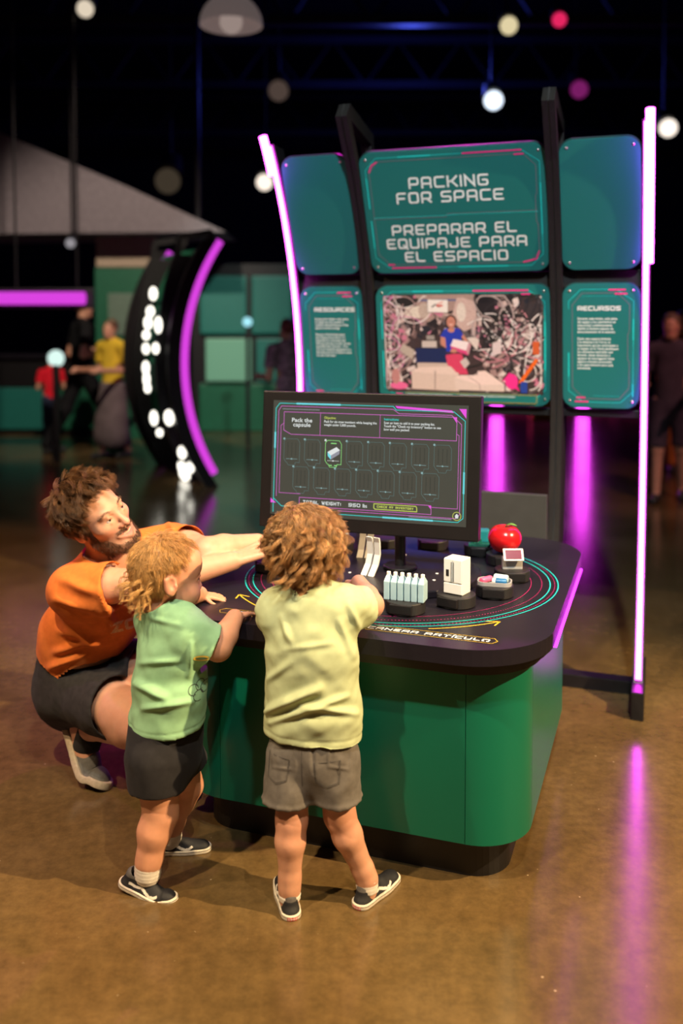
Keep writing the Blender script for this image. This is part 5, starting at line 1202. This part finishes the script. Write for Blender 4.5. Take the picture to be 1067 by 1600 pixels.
# beard, brows, hair
def on_body(n, cond, rng_):
    q = HM.loc(BV); N_ = normals(BV, BQ) @ HM.R; ok = np.where(cond(q))[0]; i = rng_.choice(ok, n); return q[i] + rng_.normal(size=(n, 3)) * .0008, N_[i]
def beardmask(q):
    lip = (np.abs(q[:, 0]) < .029) & (q[:, 2] > -.078) & (q[:, 2] < -.054); soul = (np.abs(q[:, 0]) < .02) & (q[:, 2] < -.076) & (q[:, 2] > -.088)
    jaw = (q[:, 2] < -.050 - .034 * sm(np.abs(q[:, 0]), .060, .034)) & (q[:, 1] > .012) & (q[:, 2] > -.128); mus = (np.abs(q[:, 0]) < .034) & (q[:, 2] < -.044) & (q[:, 2] > -.056) & (q[:, 1] > .08)
    side = (np.abs(q[:, 0]) > .058) & (q[:, 1] > .006) & (q[:, 1] < .035) & (q[:, 2] < .03) & (q[:, 2] > -.06)
    return ((jaw & ~lip & ~soul) | side) & (np.linalg.norm(q, axis=1) < .165)
def grow(name, roots, nr, flow, L, rad, col, rng_, S_=6, jitter=.35, lift=.55):
    n = len(roots); d = unit_rows(nr * lift + flow + rng_.normal(size=(n, 3)) * jitter); pts = [roots]; LL = L * rng_.uniform(.6, 1.3, (n, 1))
    for i in range(S_ - 1): d = unit_rows(d + flow * .15 + rng_.normal(size=(n, 3)) * .12); pts.append(pts[-1] + d * LL / (S_ - 1))
    Pq = np.stack(pts, 1); Pw = (Pq.reshape(-1, 3) * HM.s @ HM.R.T + HM.c).reshape(Pq.shape); return strands(name, Pw, rad, A3(col) * rng_.uniform(.5, 1.6, (n, 1)), man)
r_, n_ = on_body(8500, beardmask, rm); grow('beard', r_, n_, A3((0, .15, -.8)), .0105, .00027, (.10, .046, .021), rm, 6, .3, .38)
r_, n_ = on_body(700, lambda q: (np.abs(q[:, 0]) < .034) & (q[:, 2] < -.043) & (q[:, 2] > -.0535) & (q[:, 1] > .08), rm)
grow('moustache', r_, n_, np.c_[np.sign(r_[:, 0]) * .7, np.full(700, .1), np.full(700, -.2)], .0055, .00026, (.10, .046, .021), rm, 5, .2, .3)
def browmask(q): z = q[:, 2] - (.027 + .006 * sm(np.abs(q[:, 0]), .015, .035) - .012 * sm(np.abs(q[:, 0]), .04, .055)); return (np.abs(z) < .003) & (np.abs(q[:, 0]) > .014) & (np.abs(q[:, 0]) < .054) & (q[:, 1] > .05)
r_, n_ = on_body(300, browmask, rm); grow('eyebrows', r_, n_, np.c_[np.sign(r_[:, 0]) * .9, np.zeros(300), np.full(300, .1)], .0065, .0003, (.08, .04, .02), rm, 5, .1, .12)
def condM(p, u): return p[2] > .0 + .09 * sm(p[1], -.01, .05) + (.0 if p[1] < .03 else .012) and not (p[1] > .062 and p[2] < .098)
def manhair():
    n = 640; roots, nr = scalp(n, rm, condM); crown = A3((.01, -.06, .12)); fl = roots - crown; fl -= nr * (fl * nr).sum(1)[:, None]; fl = unit_rows(fl); sw = np.cross(nr, fl); fl = unit_rows(fl + sw * rm.normal(size=(n, 1)) * .4 + A3((0, .2, .2)))
    top = sm(roots[:, 2], .03, .1)
    pts = locks(HM, roots, nr, fl, .034 + .022 * top, 24, .0105, .0065, 3.0, rm, 14, .5, .5, .0, .45)
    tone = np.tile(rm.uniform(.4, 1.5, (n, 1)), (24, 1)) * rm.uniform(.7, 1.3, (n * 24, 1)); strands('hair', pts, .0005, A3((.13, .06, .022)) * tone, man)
manhair()
v = Vol(HM.c - .2, HM.c + .2, .004); v.el(HM.w((0, -.02, .048)), A3((.080, .1, .088)) * HM.s, HM.R, .01); v.cut(HM.w((0, .045, .05)), HM.R @ A3((0, 1, -.75)))
V, Q = v.mesh(2); mesh_np('hair_base', V, Q, M['hair'], man, True, np.tile(A3((.055, .026, .012)), (len(V), 1)))
# shirt
M['oshirt'] = cloth('orange_cotton', (.62, .155, .028)); v = Vol((-1.05, 2.45, .15), (-.36, 3.1, .88), .0042)
v.chain([P(118, 1058, 2.865), P(136, 990, 2.81), P(178, 922, 2.755), P(186, 900, 2.745)], [.146, .130, .132, .10], .05, (fM, 1.22))
v.chain([srM, nkM, slM], [.066, .066, .066], .05); v.rc(P(135, 930, 2.68), P(255, 868, 2.83), .072, .072, .05)
for s_, e_, t_ in ((srM, erM, .52), (slM, elM, .42)):
    s_, e_ = A3(s_), A3(e_); d = unit(e_ - s_); p = s_ * (1 - t_) + e_ * t_; v.chain([s_, p], [.066, .074], .03); v.rc(s_ * .75 + e_ * .25, e_ * 1.3 - s_ * .3, .062, .064, .005, 's'); v.cut(p, d, p - .098, p + .098)
v.rc(HM.w((0, -.01, -.08)), P(182, 893, 2.738), .074, .067, .008, 's')
axn = unit(A3(HM.w((0, -.01, -.08))) - A3(P(182, 893, 2.738))); e1 = unit(np.cross(axn, (0, 0, 1))); e2 = np.cross(axn, e1); cc = A3(P(181, 886, 2.738)) + axn * .012
v.chain([cc + (e1 * math.cos(a) + e2 * math.sin(a)) * .069 for a in np.linspace(0, 2 * PI, 25)], [.0075] * 25, .006)
spn = unit(A3(P(118, 1058, 2.865)) - A3(P(178, 922, 2.755))); hemM = A3(P(138, 1037, 2.83)); v.cut(hemM, spn + A3((.0, .0, -.1)), hemM - .35, hemM + .35)
v.rc(hemM - spn * .05, hemM + spn * .1, .128, .140, .005, 's', (fM, 1.22))
def dispM(p, n):
    d = .0075 * cnoise(p, 45, 28, 6, (.8, .8, 1.3)) + .0026 * cnoise(p, 46, 80, 5)
    for a, b, w_, am in (((95, 905), (150, 925), .014, .009), ((90, 935), (140, 950), .012, .009), ((95, 985), (160, 1005), .014, .010), ((85, 1020), (150, 1000), .013, .010), ((75, 1045), (130, 1022), .012, .009), ((150, 950), (185, 975), .012, .009), ((170, 945), (175, 990), .010, .008), ((185, 900), (205, 940), .010, .007), ((235, 840), (250, 880), .012, .008), ((262, 815), (285, 850), .010, .007)):
        dd = 2.62 if a[0] < 200 else 2.76; pa, pb = A3(P(*a, dd)), A3(P(*b, dd)); vd = unit(pa - A3((0, 0, 1.4)))
        pp = p - np.outer((p - pa) @ vd, vd); d += ridge(pp, pa, pb, w_, am) * (n @ vd < 0)
    return d
mo, MV, MQ = garment('shirt', v, M['oshirt'], man, lambda p, n: 1.4 * dispM(p, n))
bm = bmesh.new(); letters(bm, 'ZOA', 0, 0, .036, wd=.62, th=.26, gap=.42, slant=.1)
ex = unit(A3((.93, .30, .12))); ez = unit(A3(P(180, 985, 2.65)) * 0 + A3((.12, -.98, .1))); ex = unit(ex - ez * (ex @ ez)); ey = np.cross(ez, ex)
Mx = Matrix((ex, ey, ez)).transposed().to_4x4(); Mx.translation = Vector(P(164, 1012, 2.5))
stick('shirt_lettering', mo, (MV, MQ), mat('faded_tan_print', (.62, .36, .17), .8, var=.25, vscale=120), bm, Mx)
# shorts
M['kshorts'] = cloth('black_woven', (.022, .019, .018), .2); v = Vol((-1.05, 2.42, .12), (-.3, 3.1, .62), .0045)
for h_, k_, r0, r1, cutn in ((P(168, 1048, 2.91), P(238, 1046, 2.745), .1, .088, (.6, -.7, .1)), (P(124, 1078, 2.81), P(180, 1104, 2.665), .104, .096, (.62, -.62, .25))):
    v.rc(h_, k_, r0, r1, .03); p = A3(k_); d = unit(cutn); v.rc(p - d * .04, p + d * .12, r1 - .012, r1 - .006, .005, 's'); v.cut(p + d * .02, d, p - .10, p + .16)
v.chain([P(126, 1040, 2.85), P(120, 1072, 2.86)], [.136, .138], .04, (fM, 1.15))
def dispK(p, n): return .006 * cnoise(p, 55, 38, 6) + .002 * cnoise(p, 56, 120, 5)
garment('shorts', v, M['kshorts'], man, dispK)
hR = A3(P(113, 1130, 2.83)); fR = A3(P(140, 1210, 2.745)) - hR; shoe(man, hR + unit(fR) * .0 + A3((-.012, 0, .0)), fR, (.80, -.25, .45), .25, True, 'knit', .85)
aL = A3(alM) * (1, 1, 0); shoe(man, aL - unit((.55, -.83, 0)) * .06, (.55, -.83, 0), (0, 0, 1), .24, False, 'knit')
sk_b = A3(arM); M['bsock'] = cloth('black_sock', (.02, .019, .02)); v = Vol(A3(arM) - .15, A3(arM) + .15, .004); v.rc(A3(P(134, 1168, 2.775)), A3(arM) * .86 + A3(krM) * .14, .043, .0425, .01); d = unit(A3(krM) - arM); v.cut(A3(arM) * .88 + A3(krM) * .12, d); V, Q = v.mesh(2); mesh_np('sock', V, Q, M['bsock'], man)
local(man)
# ================================================================ the hall behind
def bg_person(label, X, Y, h, ang, shirt, legs, hair, stride=.12, shorts=False, arm=.25, long_hair=False, skirt=False):
    t = thing('person', label, 'person', (X, Y, 0), ang); k = h / 1.75
    p = lambda x, y, z: A3((x, y, z)) * k
    v = Vol(p(-.42, -.5, 0), p(.42, .6, 1.8), .011)
    for s_ in (-1, 1):
        st = stride * s_
        v.chain([p(s_ * .09, 0, .92), p(s_ * .095, st * .8 + .03, .5), p(s_ * .1, st * 1.3 - .06 * (s_ < 0), .09)], [.08 * k, .055 * k, .038 * k], .03); v.chain([p(s_ * .1, st * 1.3 - .06, .045), p(s_ * .11, st * 1.3 + .14, .04)], [.042 * k, .036 * k], .02)
        e = p(s_ * .25, .02 - arm * .2, 1.12); w_ = p(s_ * .2, .05 + arm, 1.0 + arm * .45)
        v.chain([p(s_ * .19, 0, 1.42), e, w_], [.052 * k, .042 * k, .03 * k], .02); hd = unit(w_ - e); v.chain([w_, w_ + hd * .09 * k, w_ + hd * .17 * k + A3((0, 0, -.02))], [.032 * k, .036 * k, .022 * k], .02); v.rc(w_ + hd * .04 * k, w_ + hd * .1 * k + A3((-s_ * .04, 0, .01)) * k, .017 * k, .013 * k, .01)
    v.chain([p(0, 0, .95), p(0, 0, 1.2), p(0, 0, 1.38)], [.13 * k, .12 * k, .13 * k], .05, ((0, 1, 0), 1.4)); v.chain([p(0, 0, 1.42), p(0, .02, 1.56)], [.058 * k, .055 * k], .03)
    H_ = Head(p(0, .03, 1.64), np.eye(3), .93 * k); H_.build(v)
    V, Q = v.mesh(2); C = np.tile(SK['base'] * .95, (len(V), 1)); C[V[:, 2] < .085 * k] = (.03, .03, .03)
    mesh_np('body', V, Q, M['skin'], t, True, H_.tint(V, C))
    v = Vol(p(-.42, -.5, .6), p(.42, .5, 1.6), .012)
    v.chain([p(0, 0, .93), p(0, 0, 1.2), p(0, 0, 1.38)], [.15 * k, .138 * k, .145 * k], .04, ((0, 1, 0), 1.35)); v.chain([p(-.18, 0, 1.42), p(0, 0, 1.47), p(.18, 0, 1.42)], [.07 * k, .065 * k, .07 * k], .04)
    for s_ in (-1, 1):
        a, b = p(s_ * .19, 0, 1.42), p(s_ * .235, .02 - arm * .12, 1.22); v.rc(a, b, .068 * k, .066 * k, .02); v.cut(b, b - a, b - .1 * k, b + .1 * k)
    v.cut(p(0, 0, .9), (0, 0, -1)); V, Q = v.mesh(2); V = V + normals(V, Q) * (.006 * cnoise(V, 3, 22))[:, None]; mesh_np('shirt', V, Q, shirt, t)
    v = Vol(p(-.42, -.6, .0), p(.42, .6, 1.05), .013)
    v.rc(p(0, 0, .9), p(0, 0, .96), .145 * k, .14 * k, .03, 'u', ((0, 1, 0), 1.3))
    for s_ in (-1, 1):
        st = stride * s_; v.chain([p(s_ * .09, 0, .92), p(s_ * .095, st * .8 + .03, .5), p(s_ * .1, st * 1.3 - .06 * (s_ < 0), .09)], [.1 * k, .08 * k, .062 * k], .03)
    if skirt: v.rc(p(0, 0, .9), p(0, .03, .3), .15 * k, .24 * k, .05, 'u', ((0, 1, 0), 1.2))
    v.cut(p(0, 0, .52 if shorts else (.16 if skirt else .08)), (0, 0, -1)); v.cut(p(0, 0, .97), (0, 0, 1)); V, Q = v.mesh(2); V = V + normals(V, Q) * (.006 * cnoise(V, 4, 22))[:, None]; mesh_np('skirt' if skirt else 'trousers', V, Q, legs, t)
    v = Vol(H_.c - .3, H_.c + .3, .01); v.el(H_.w((0, -.022, .05)), A3((.088, .108, .096)) * H_.s, None, .01); v.cut(H_.w((0, .05, .04)), (0, 1, -.6))
    if long_hair: v.chain([H_.w((0, -.06, .0)), H_.w((0, -.09, -.1)), H_.w((0, -.09, -.22))], [.075 * k, .08 * k, .05 * k], .03)
    V, Q = v.mesh(1); V = V + normals(V, Q) * (.007 * cnoise(V, 8, 70))[:, None]; mesh_np('hair', V, Q, M['hair'], t, True, np.tile(A3(hair), (len(V), 1)))
    return t
cl = lambda n, c: mat(n, c, .85, spec=.2, var=.15, vscale=12)
G0 = lambda px, Y: P(px, 600, Y)[0]
bg_person('small child in a bright red shirt beside the dark counter at the far left', G0(80, 10.6), 10.6, 1.02, 0.3, cl('red_cotton', (.75, .012, .03)), cl('navy_denim', (.03, .04, .08)), (.05, .03, .02), .04)
bg_person('adult all in black leaning to the right beside the child in red', G0(128, 9.9), 9.9, 1.66, -1.0, cl('black_cotton', (.006, .006, .007)), cl('black_trousers', (.006, .006, .007)), (.42, .22, .09), .25, arm=.4)
bg_person('person in a yellow top and grey long skirt by the green wall', G0(176, 9.5), 9.5, 1.42, 2.6, cl('yellow_cotton', (.62, .42, .03)), cl('mauve_grey_cotton', (.13, .1, .1)), (.12, .06, .03), .08, arm=.3, skirt=True)
bg_person('person in a mauve patterned shirt behind the left neon edge of the board', G0(450, 8.4), 8.4, 1.42, .5, mat('mauve_pattern_cotton', (.22, .13, .17), .85, var=.8, vscale=24), cl('dark_trousers', (.02, .02, .03)), (.16, .05, .03), .06)
bg_person('person with bare legs walking at the right edge of the picture', G0(1048, 7.2), 7.2, 1.46, 2.7, cl('mauve_dark_cotton', (.06, .045, .06)), cl('dark_shorts', (.05, .035, .05)), (.14, .09, .06), .1, shorts=True)
bg_person('person in orange clothes at the far right edge behind the walking one', G0(1066, 8.6), 8.6, 1.5, 2.9, cl('orange_far_cotton', (.5, .16, .03)), cl('orange_trousers', (.45, .14, .03)), (.1, .05, .03), .05)
# arched exhibit seen from behind: same kind of board with a neon edge
def arch_board(label, O, rz):
    t = thing('display_board', label, 'display board', O, rz, None)
    for uc in (-.71, .05):
        bm = bmesh.new(); plate_bm(bm, uc - .0225, uc + .0225); mesh_bm('post', bm, M['post'], t)
    for u in (-1.035, .376):
        pts = [(u, arcv(z) - .012, z) for z in np.linspace(.115, 2.09, 40)]
        bm = bmesh.new(); tube(bm, pts, .034, 10); mesh_bm('neon_tube', bm, M['neonfar'], t, smooth=True)
        bm = bmesh.new(); rows = []
        for z in np.linspace(0, 2.1, 30):
            vv = arcv(z); rows.append([bm.verts.new((u + a, vv + b, z)) for a, b in ((-.03, .03), (.03, .03), (.03, .14), (-.03, .14))])
        for a, b in zip(rows, rows[1:]):
            for k in range(4): bm.faces.new((a[k], a[(k + 1) % 4], b[(k + 1) % 4], b[k]))
        mesh_bm('edge_rail', bm, M['black'], t)
    rows = [(u0, u1, z0, z1) for z0, z1 in ((1.07, 1.55), (1.6, 2.05), (.55, 1.03)) for u0, u1 in ((-1.0, -.75), (-.67, .01), (.09, .35))]
    for u0, u1, z0, z1 in rows:
        bm = bmesh.new(); v0, v1 = arcv(z0), arcv(z1)
        q = [bm.verts.new(c) for c in ((u0, v0 + .01, z0), (u1, v0 + .01, z0), (u1, v1 + .01, z1), (u0, v1 + .01, z1), (u0, v0 + .03, z0), (u1, v0 + .03, z0), (u1, v1 + .03, z1), (u0, v1 + .03, z1))]
        for f in ((0, 1, 2, 3), (7, 6, 5, 4), (0, 4, 5, 1), (1, 5, 6, 2), (2, 6, 7, 3), (3, 7, 4, 0)): bm.faces.new([q[i] for i in f])
        mesh_bm('sign_panel', bm, M['greenfar'], t)
    return t
M['neonfar'] = glow('far_magenta_neon', (.62, .05, .66), 1.0)
M['neonfar'].node_tree.nodes['Emission'].inputs[1].default_value = 1.15
M['greenfar'] = mat('dark_green_panel', (.008, .12, .06), .5, var=.1)
M['tealfar'] = mat('teal_far_panel', (.012, .17, .14), .5, var=.08)
phi = math.radians(117.6)
ab = arch_board('arched board edge with a magenta neon curve and bright white lamps, seen from behind', (-.47, 9.33, 0), phi)
lamp_w = glow('white_display_lamp', (1, .95, .82), 2.6)
def on_arch(u, z, back=.17):
    c, s = math.cos(phi), math.sin(phi); v = arcv(z) + back; return Vector((-.47 + u * c - v * s, 9.33 + u * s + v * c, z))
bl = []
for u, z, w_, h_ in ((-.35, 1.66, .13, .10), (-.42, 1.50, .14, .08), (-.42, 1.40, .14, .10), (-.42, 1.29, .12, .07), (-.75, 1.38, .10, .12), (-.45, 1.17, .11, .08), (-.75, 1.18, .08, .08), (-.45, 1.0, .10, .10), (-.45, .90, .09, .10), (-.45, .82, .08, .07), (-.45, .55, .12, .11), (-.48, .42, .08, .06), (-.95, .60, .16, .11), (-.97, .30, .12, .09), (-.99, .17, .10, .08), (-.70, .14, .10, .09), (-.62, .05, .20, .08)):
    bm = bmesh.new(); bmesh.ops.create_uvsphere(bm, u_segments=14, v_segments=8, radius=.5)
    for v_ in bm.verts: v_.co = Vector((v_.co.x * w_ * 1.35, v_.co.y * .05, v_.co.z * h_ * 1.2))
    c, s = math.cos(phi), math.sin(phi); v = arcv(z) + .155; mesh_bm('display_lamp', bm, lamp_w, ab, smooth=True, mw=Matrix.Translation((u, v, z)))
# far left: counter, neon bar, green wall, canopy
def tboxes(name, label, cat, loc, parts, rz=0, group=None):
    t = thing(name, label, cat, loc, rz, group)
    for nm, lo, hi, m, bv in parts:
        bm = bmesh.new(); box(bm, lo, hi, bv); mesh_bm(nm, bm, m, t)
    return t
xL = G0(-40, 11.6)
tboxes('exhibit_counter', 'far dark counter with teal and green front at the left', 'counter', (xL, 11.6, 0), [('front_panel', (0, 0, .05), (.86, .5, .58), M['tealfar'], .02), ('front_panel', (1.05, 0, .05), (1.7, .5, .58), M['greenfar'], .02), ('plinth', (0, .05, 0), (1.7, .5, .06), M['black'], 0), ('body', (0, .02, .58), (1.7, .5, .95), M['black'], .01), ('countertop', (-.05, -.05, .95), (1.75, .55, 1.0), M['blacktop'], .01)])
t = tboxes('neon_sign_bar', 'horizontal magenta neon bar hanging above the far left counter', 'neon light', (G0(70, 9.0), 9.0, P(70, 466, 9.0)[2]), [('backing_board', (-.5, .08, -.1), (.46, .14, .1), M['black'], .01)])
bm = bmesh.new(); tube(bm, [(-.46, 0, 0), (.40, 0, 0)], .062, 14); mesh_bm('neon_tube', bm, M['neonfar'], t, smooth=True)
for x in (-.3, .3):
    bm = bmesh.new(); tube(bm, [(x, .11, .1), (x, .11, 5.2)], .012, 6); mesh_bm('hanging_rod', bm, M['black'], t)
beige = mat('beige_wall_board', (.42, .33, .24), .7, var=.05)
xg = G0(150, 11.0)
tboxes('partition_wall', 'far green partition with a beige top and a grey sign', 'partition', (xg, 11.0, 0), [('lower_board', (0, 0, 0), (.75, .12, 2.05), M['greenfar'], .01), ('upper_board', (.02, 0, 2.06), (.72, .12, 2.5), beige, .01), ('sign', (.16, -.03, 1.25), (.5, 0, 1.75), mat('grey_green_sign', (.13, .2, .15), .6, var=.1), .01)])
bm = bmesh.new(); Yc = 10.5
q = [P(px, py, Yc) - P(0, 500, Yc) for px, py in ((-60, 182), (200, 292), (352, 362), (-60, 366))]
prism(bm, [(p_.x, p_.z) for p_ in q], -1.2, 0); bmesh.ops.rotate(bm, verts=bm.verts, cent=(0, 0, 0), matrix=Matrix.Rotation(PI / 2, 3, 'X'))
cn = thing('canopy', 'large pale grey sloping canopy over the far left exhibits', 'canopy', P(0, 500, Yc)); mesh_bm('canopy_sheet', bm, mat('pale_canopy', (.17, .145, .16), .7, var=.15), cn)
for x, y in ((-.3, .4), (2.2, .4)):
    bm = bmesh.new(); tube(bm, [(x, y, 1.0), (x, y, 3.5)], .03, 8); mesh_bm('hanger', bm, M['black'], cn)
# teal exhibit in the middle distance
xt = G0(298, 11.8)
M['palefar'] = mat('pale_green_screen', (.12, .3, .2), .5, emit=(.09, .2, .13), estr=.55)
t = tboxes('exhibit_booth', 'teal exhibit booth with a pale green screen behind the arched board', 'exhibit booth', (xt, 11.8, 0), [('upper_panel', (.12, 0, 1.25), (.72, .06, 2.0), M['tealfar'], .03), ('upper_panel', (.78, 0, 1.25), (1.3, .06, 2.0), M['tealfar'], .03), ('screen', (.2, -.06, .65), (.78, .02, 1.2), M['palefar'], .02), ('lower_panel', (.1, .02, 0), (1.3, .3, .62), M['greenfar'], .02), ('frame', (0, .07, 0), (1.34, .14, 2.15), M['black'], .01), ('side_panel', (.84, -.01, .64), (1.3, .05, 1.2), M['tealfar'], .02)])
t = tboxes('work_lamp', 'small pale blue lamp in front of the teal booth', 'lamp', (G0(387, 10.6), 10.6, 0), [('stand', (-.02, -.02, 0), (.02, .02, 1.3), M['black'], 0)])
bm = bmesh.new(); bmesh.ops.create_uvsphere(bm, u_segments=16, v_segments=10, radius=.055); mesh_bm('lamp_globe', bm, glow('pale_blue_lamp', (.35, .75, .85), 1.2), t, smooth=True, mw=Matrix.Translation((0, 0, P(387, 503, 10.6)[2])))
t = tboxes('tablet_stand', 'white lit tablet on a stand above the child in red', 'tablet', (G0(88, 9.2), 9.2, 0), [('stand', (-.03, -.02, 0), (.03, .02, .98), M['black'], 0)])
bm = bmesh.new(); bmesh.ops.create_uvsphere(bm, u_segments=16, v_segments=10, radius=.085)
for v_ in bm.verts: v_.co.y *= .4
mesh_bm('lit_screen', bm, glow('cool_white_screen', (.75, 1, .92), 1.0), t, smooth=True, mw=Matrix.Translation((0, 0, P(88, 560, 9.2)[2])))
# far neon columns, boxes
for lab, px, Y in (('far magenta light column behind the photo panel', 776, 14.0), ('far magenta light column behind the right text panel', 911, 14.0)):
    t = tboxes('light_column', lab, 'light column', (G0(px, Y), Y, 0), [('back_plate', (-.12, .08, 0), (.12, .2, 2.1), M['black'], .01)])
    bm = bmesh.new(); tube(bm, [(0, 0, .05), (0, 0, 1.95)], .085, 14); mesh_bm('neon_tube', bm, M['neon2'] if 'neon2' in M else M.setdefault('neon2', glow('column_neon', (1, .06, 1), 7.0)), t, smooth=True)
tboxes('storage_box', 'yellow box on the floor beyond the right post', 'box', (G0(850, 13.2), 13.2, 0), [('body', (-.16, 0, 0), (.16, .3, .3), cl('yellow_plastic', (.6, .36, .01)), .02), ('lid', (-.17, -.01, .3), (.17, .31, .34), cl('yellow_lid_plastic', (.6, .36, .01)), .01)])
tboxes('bench', 'tan bench far behind under the right text panel', 'bench', (G0(922, 15.5), 15.5, 0), [('seat', (-.4, 0, .38), (.55, .45, .46), cl('tan_wood', (.35, .25, .16)), .01), ('leg', (-.36, .05, 0), (-.28, .4, .38), cl('tan_wood_leg', (.35, .25, .16)), 0), ('leg', (.42, .05, 0), (.5, .4, .38), cl('tan_wood_leg2', (.35, .25, .16)), 0)])
# ceiling lamps
def can_light(label, px, py, Y, r, col, st, tilt=.5):
    p = P(px, py, Y); t = thing('stage_light', label, 'stage light', p, 0, 'lights hanging from the dark ceiling')
    bm = bmesh.new(); bmesh.ops.create_uvsphere(bm, u_segments=18, v_segments=10, radius=r); mesh_bm('lens', bm, glow('lamp_glow', col, st), t, smooth=True)
    bm = bmesh.new(); tube(bm, [(0, r * .6, r * .5), (0, r * 2.6, r * 2.2)], [r * 1.05, r * .7], 16); mesh_bm('housing', bm, M['black'], t)
    bm = bmesh.new(); tube(bm, [(0, r * 1.6, r * 1.0), (0, r * 1.6, 7.19 - p.z)], .014, 6); mesh_bm('hanging_rod', bm, M['black'], t)
can_light('round white lamp left of the left neon edge', 413, 285, 12.0, .105, (1, .86, .72), 1.3)
can_light('round white lamp right of the right neon edge', 1044, 200, 11.0, .105, (1, .88, .76), 1.4)
can_light('blue-white lamp above the title panel', 771, 157, 11.5, .115, (.75, .86, 1), 1.8)
can_light('cream lamp at the top right of the picture', 795, 40, 9.0, .085, (1, .85, .5), .75)
can_light('red lamp at the top right of the picture', 874, 31, 9.0, .07, (.8, .02, .12), 1.0)
can_light('cream lamp at the top left of the picture', 133, 14, 9.0, .08, (1, .85, .65), .75)
can_light('dim grey lamp over the far left exhibits', 110, 380, 9.7, .05, (.3, .28, .3), 1.0)
can_light('dim magenta lamp by the right post top', 905, 140, 13.0, .12, (.3, .02, .2), .6)
can_light('dim beige lamp above the left post top', 435, 142, 13.0, .14, (.16, .11, .09), .45)
can_light('dim olive lamp over the canopy', 262, 283, 12.5, .17, (.1, .075, .05), .45)
t = thing('pendant_lamp', 'big grey dome pendant at the top of the picture', 'pendant lamp', P(361, 30, 7.2))
bm = bmesh.new(); rows = []
for i in range(15):
    s = i / 14; r = .06 + .18 * math.sin(s * PI / 2); z = .26 * (1 - s) ** .8 - .05; rows.append([bm.verts.new((r * math.cos(a * PI / 16), r * math.sin(a * PI / 16), z)) for a in range(32)])
for a, b in zip(rows, rows[1:]):
    for k in range(32): bm.faces.new((a[k], a[(k + 1) % 32], b[(k + 1) % 32], b[k]))
bm.faces.new(rows[0]); mesh_bm('shade', bm, mat('self_lit_grey_shade', (.4, .33, .31), .4, var=.05, emit=(.09, .07, .066), estr=1.0), t, smooth=True)  # weak emission stands in for light falling on the grey shade
bm = bmesh.new(); bmesh.ops.create_uvsphere(bm, u_segments=16, v_segments=8, radius=.09); mesh_bm('bulb', bm, glow('dim_bulb', (.5, .38, .34), .6), t, smooth=True, mw=Matrix.Translation((0, 0, -.02)))
bm = bmesh.new(); tube(bm, [(0, 0, .2), (0, 0, 7.2 - P(361, 30, 7.2)[2])], .012, 6); mesh_bm('cord', bm, M['black'], t)
def pt(name, loc, power, col, size=.1):
    l = bpy.data.lights.new(name, 'POINT'); l.energy = power; l.color = col; l.shadow_soft_size = size
    o = bpy.data.objects.new(name, l); COL.objects.link(o); o.location = loc
pt('ceiling_blue_fill', (1.0, 13.5, 5.0), 90, (.08, .12, 1.0), .2)  # added fill giving the ceiling and trusses a blue tint
spot('far_exhibit_fill', (-1.6, 5.6, 4.9), (-2.7, 10.6, 1.4), 1150, (1, .82, .66), .1, 44, .7)  # added fill brightening the canopy and the far left exhibits
spot('far_booth_fill', (0.2, 6.6, 4.6), (-1.2, 11.6, 1.1), 520, (.9, 1, .9), .1, 30, .7)  # added fill brightening the teal booth
spot('aisle_spot', (-2.6, 4.4, 4.6), (-2.4, 4.9, 0), 420, (1, .5, .2), .05, 40, .8)
spot('aisle_spot', (3.4, 3.4, 4.8), (2.6, 7.3, 0.5), 520, (1, .45, .42), .05, 24, .8)  # added pinkish fill to brighten the walker at the right edge
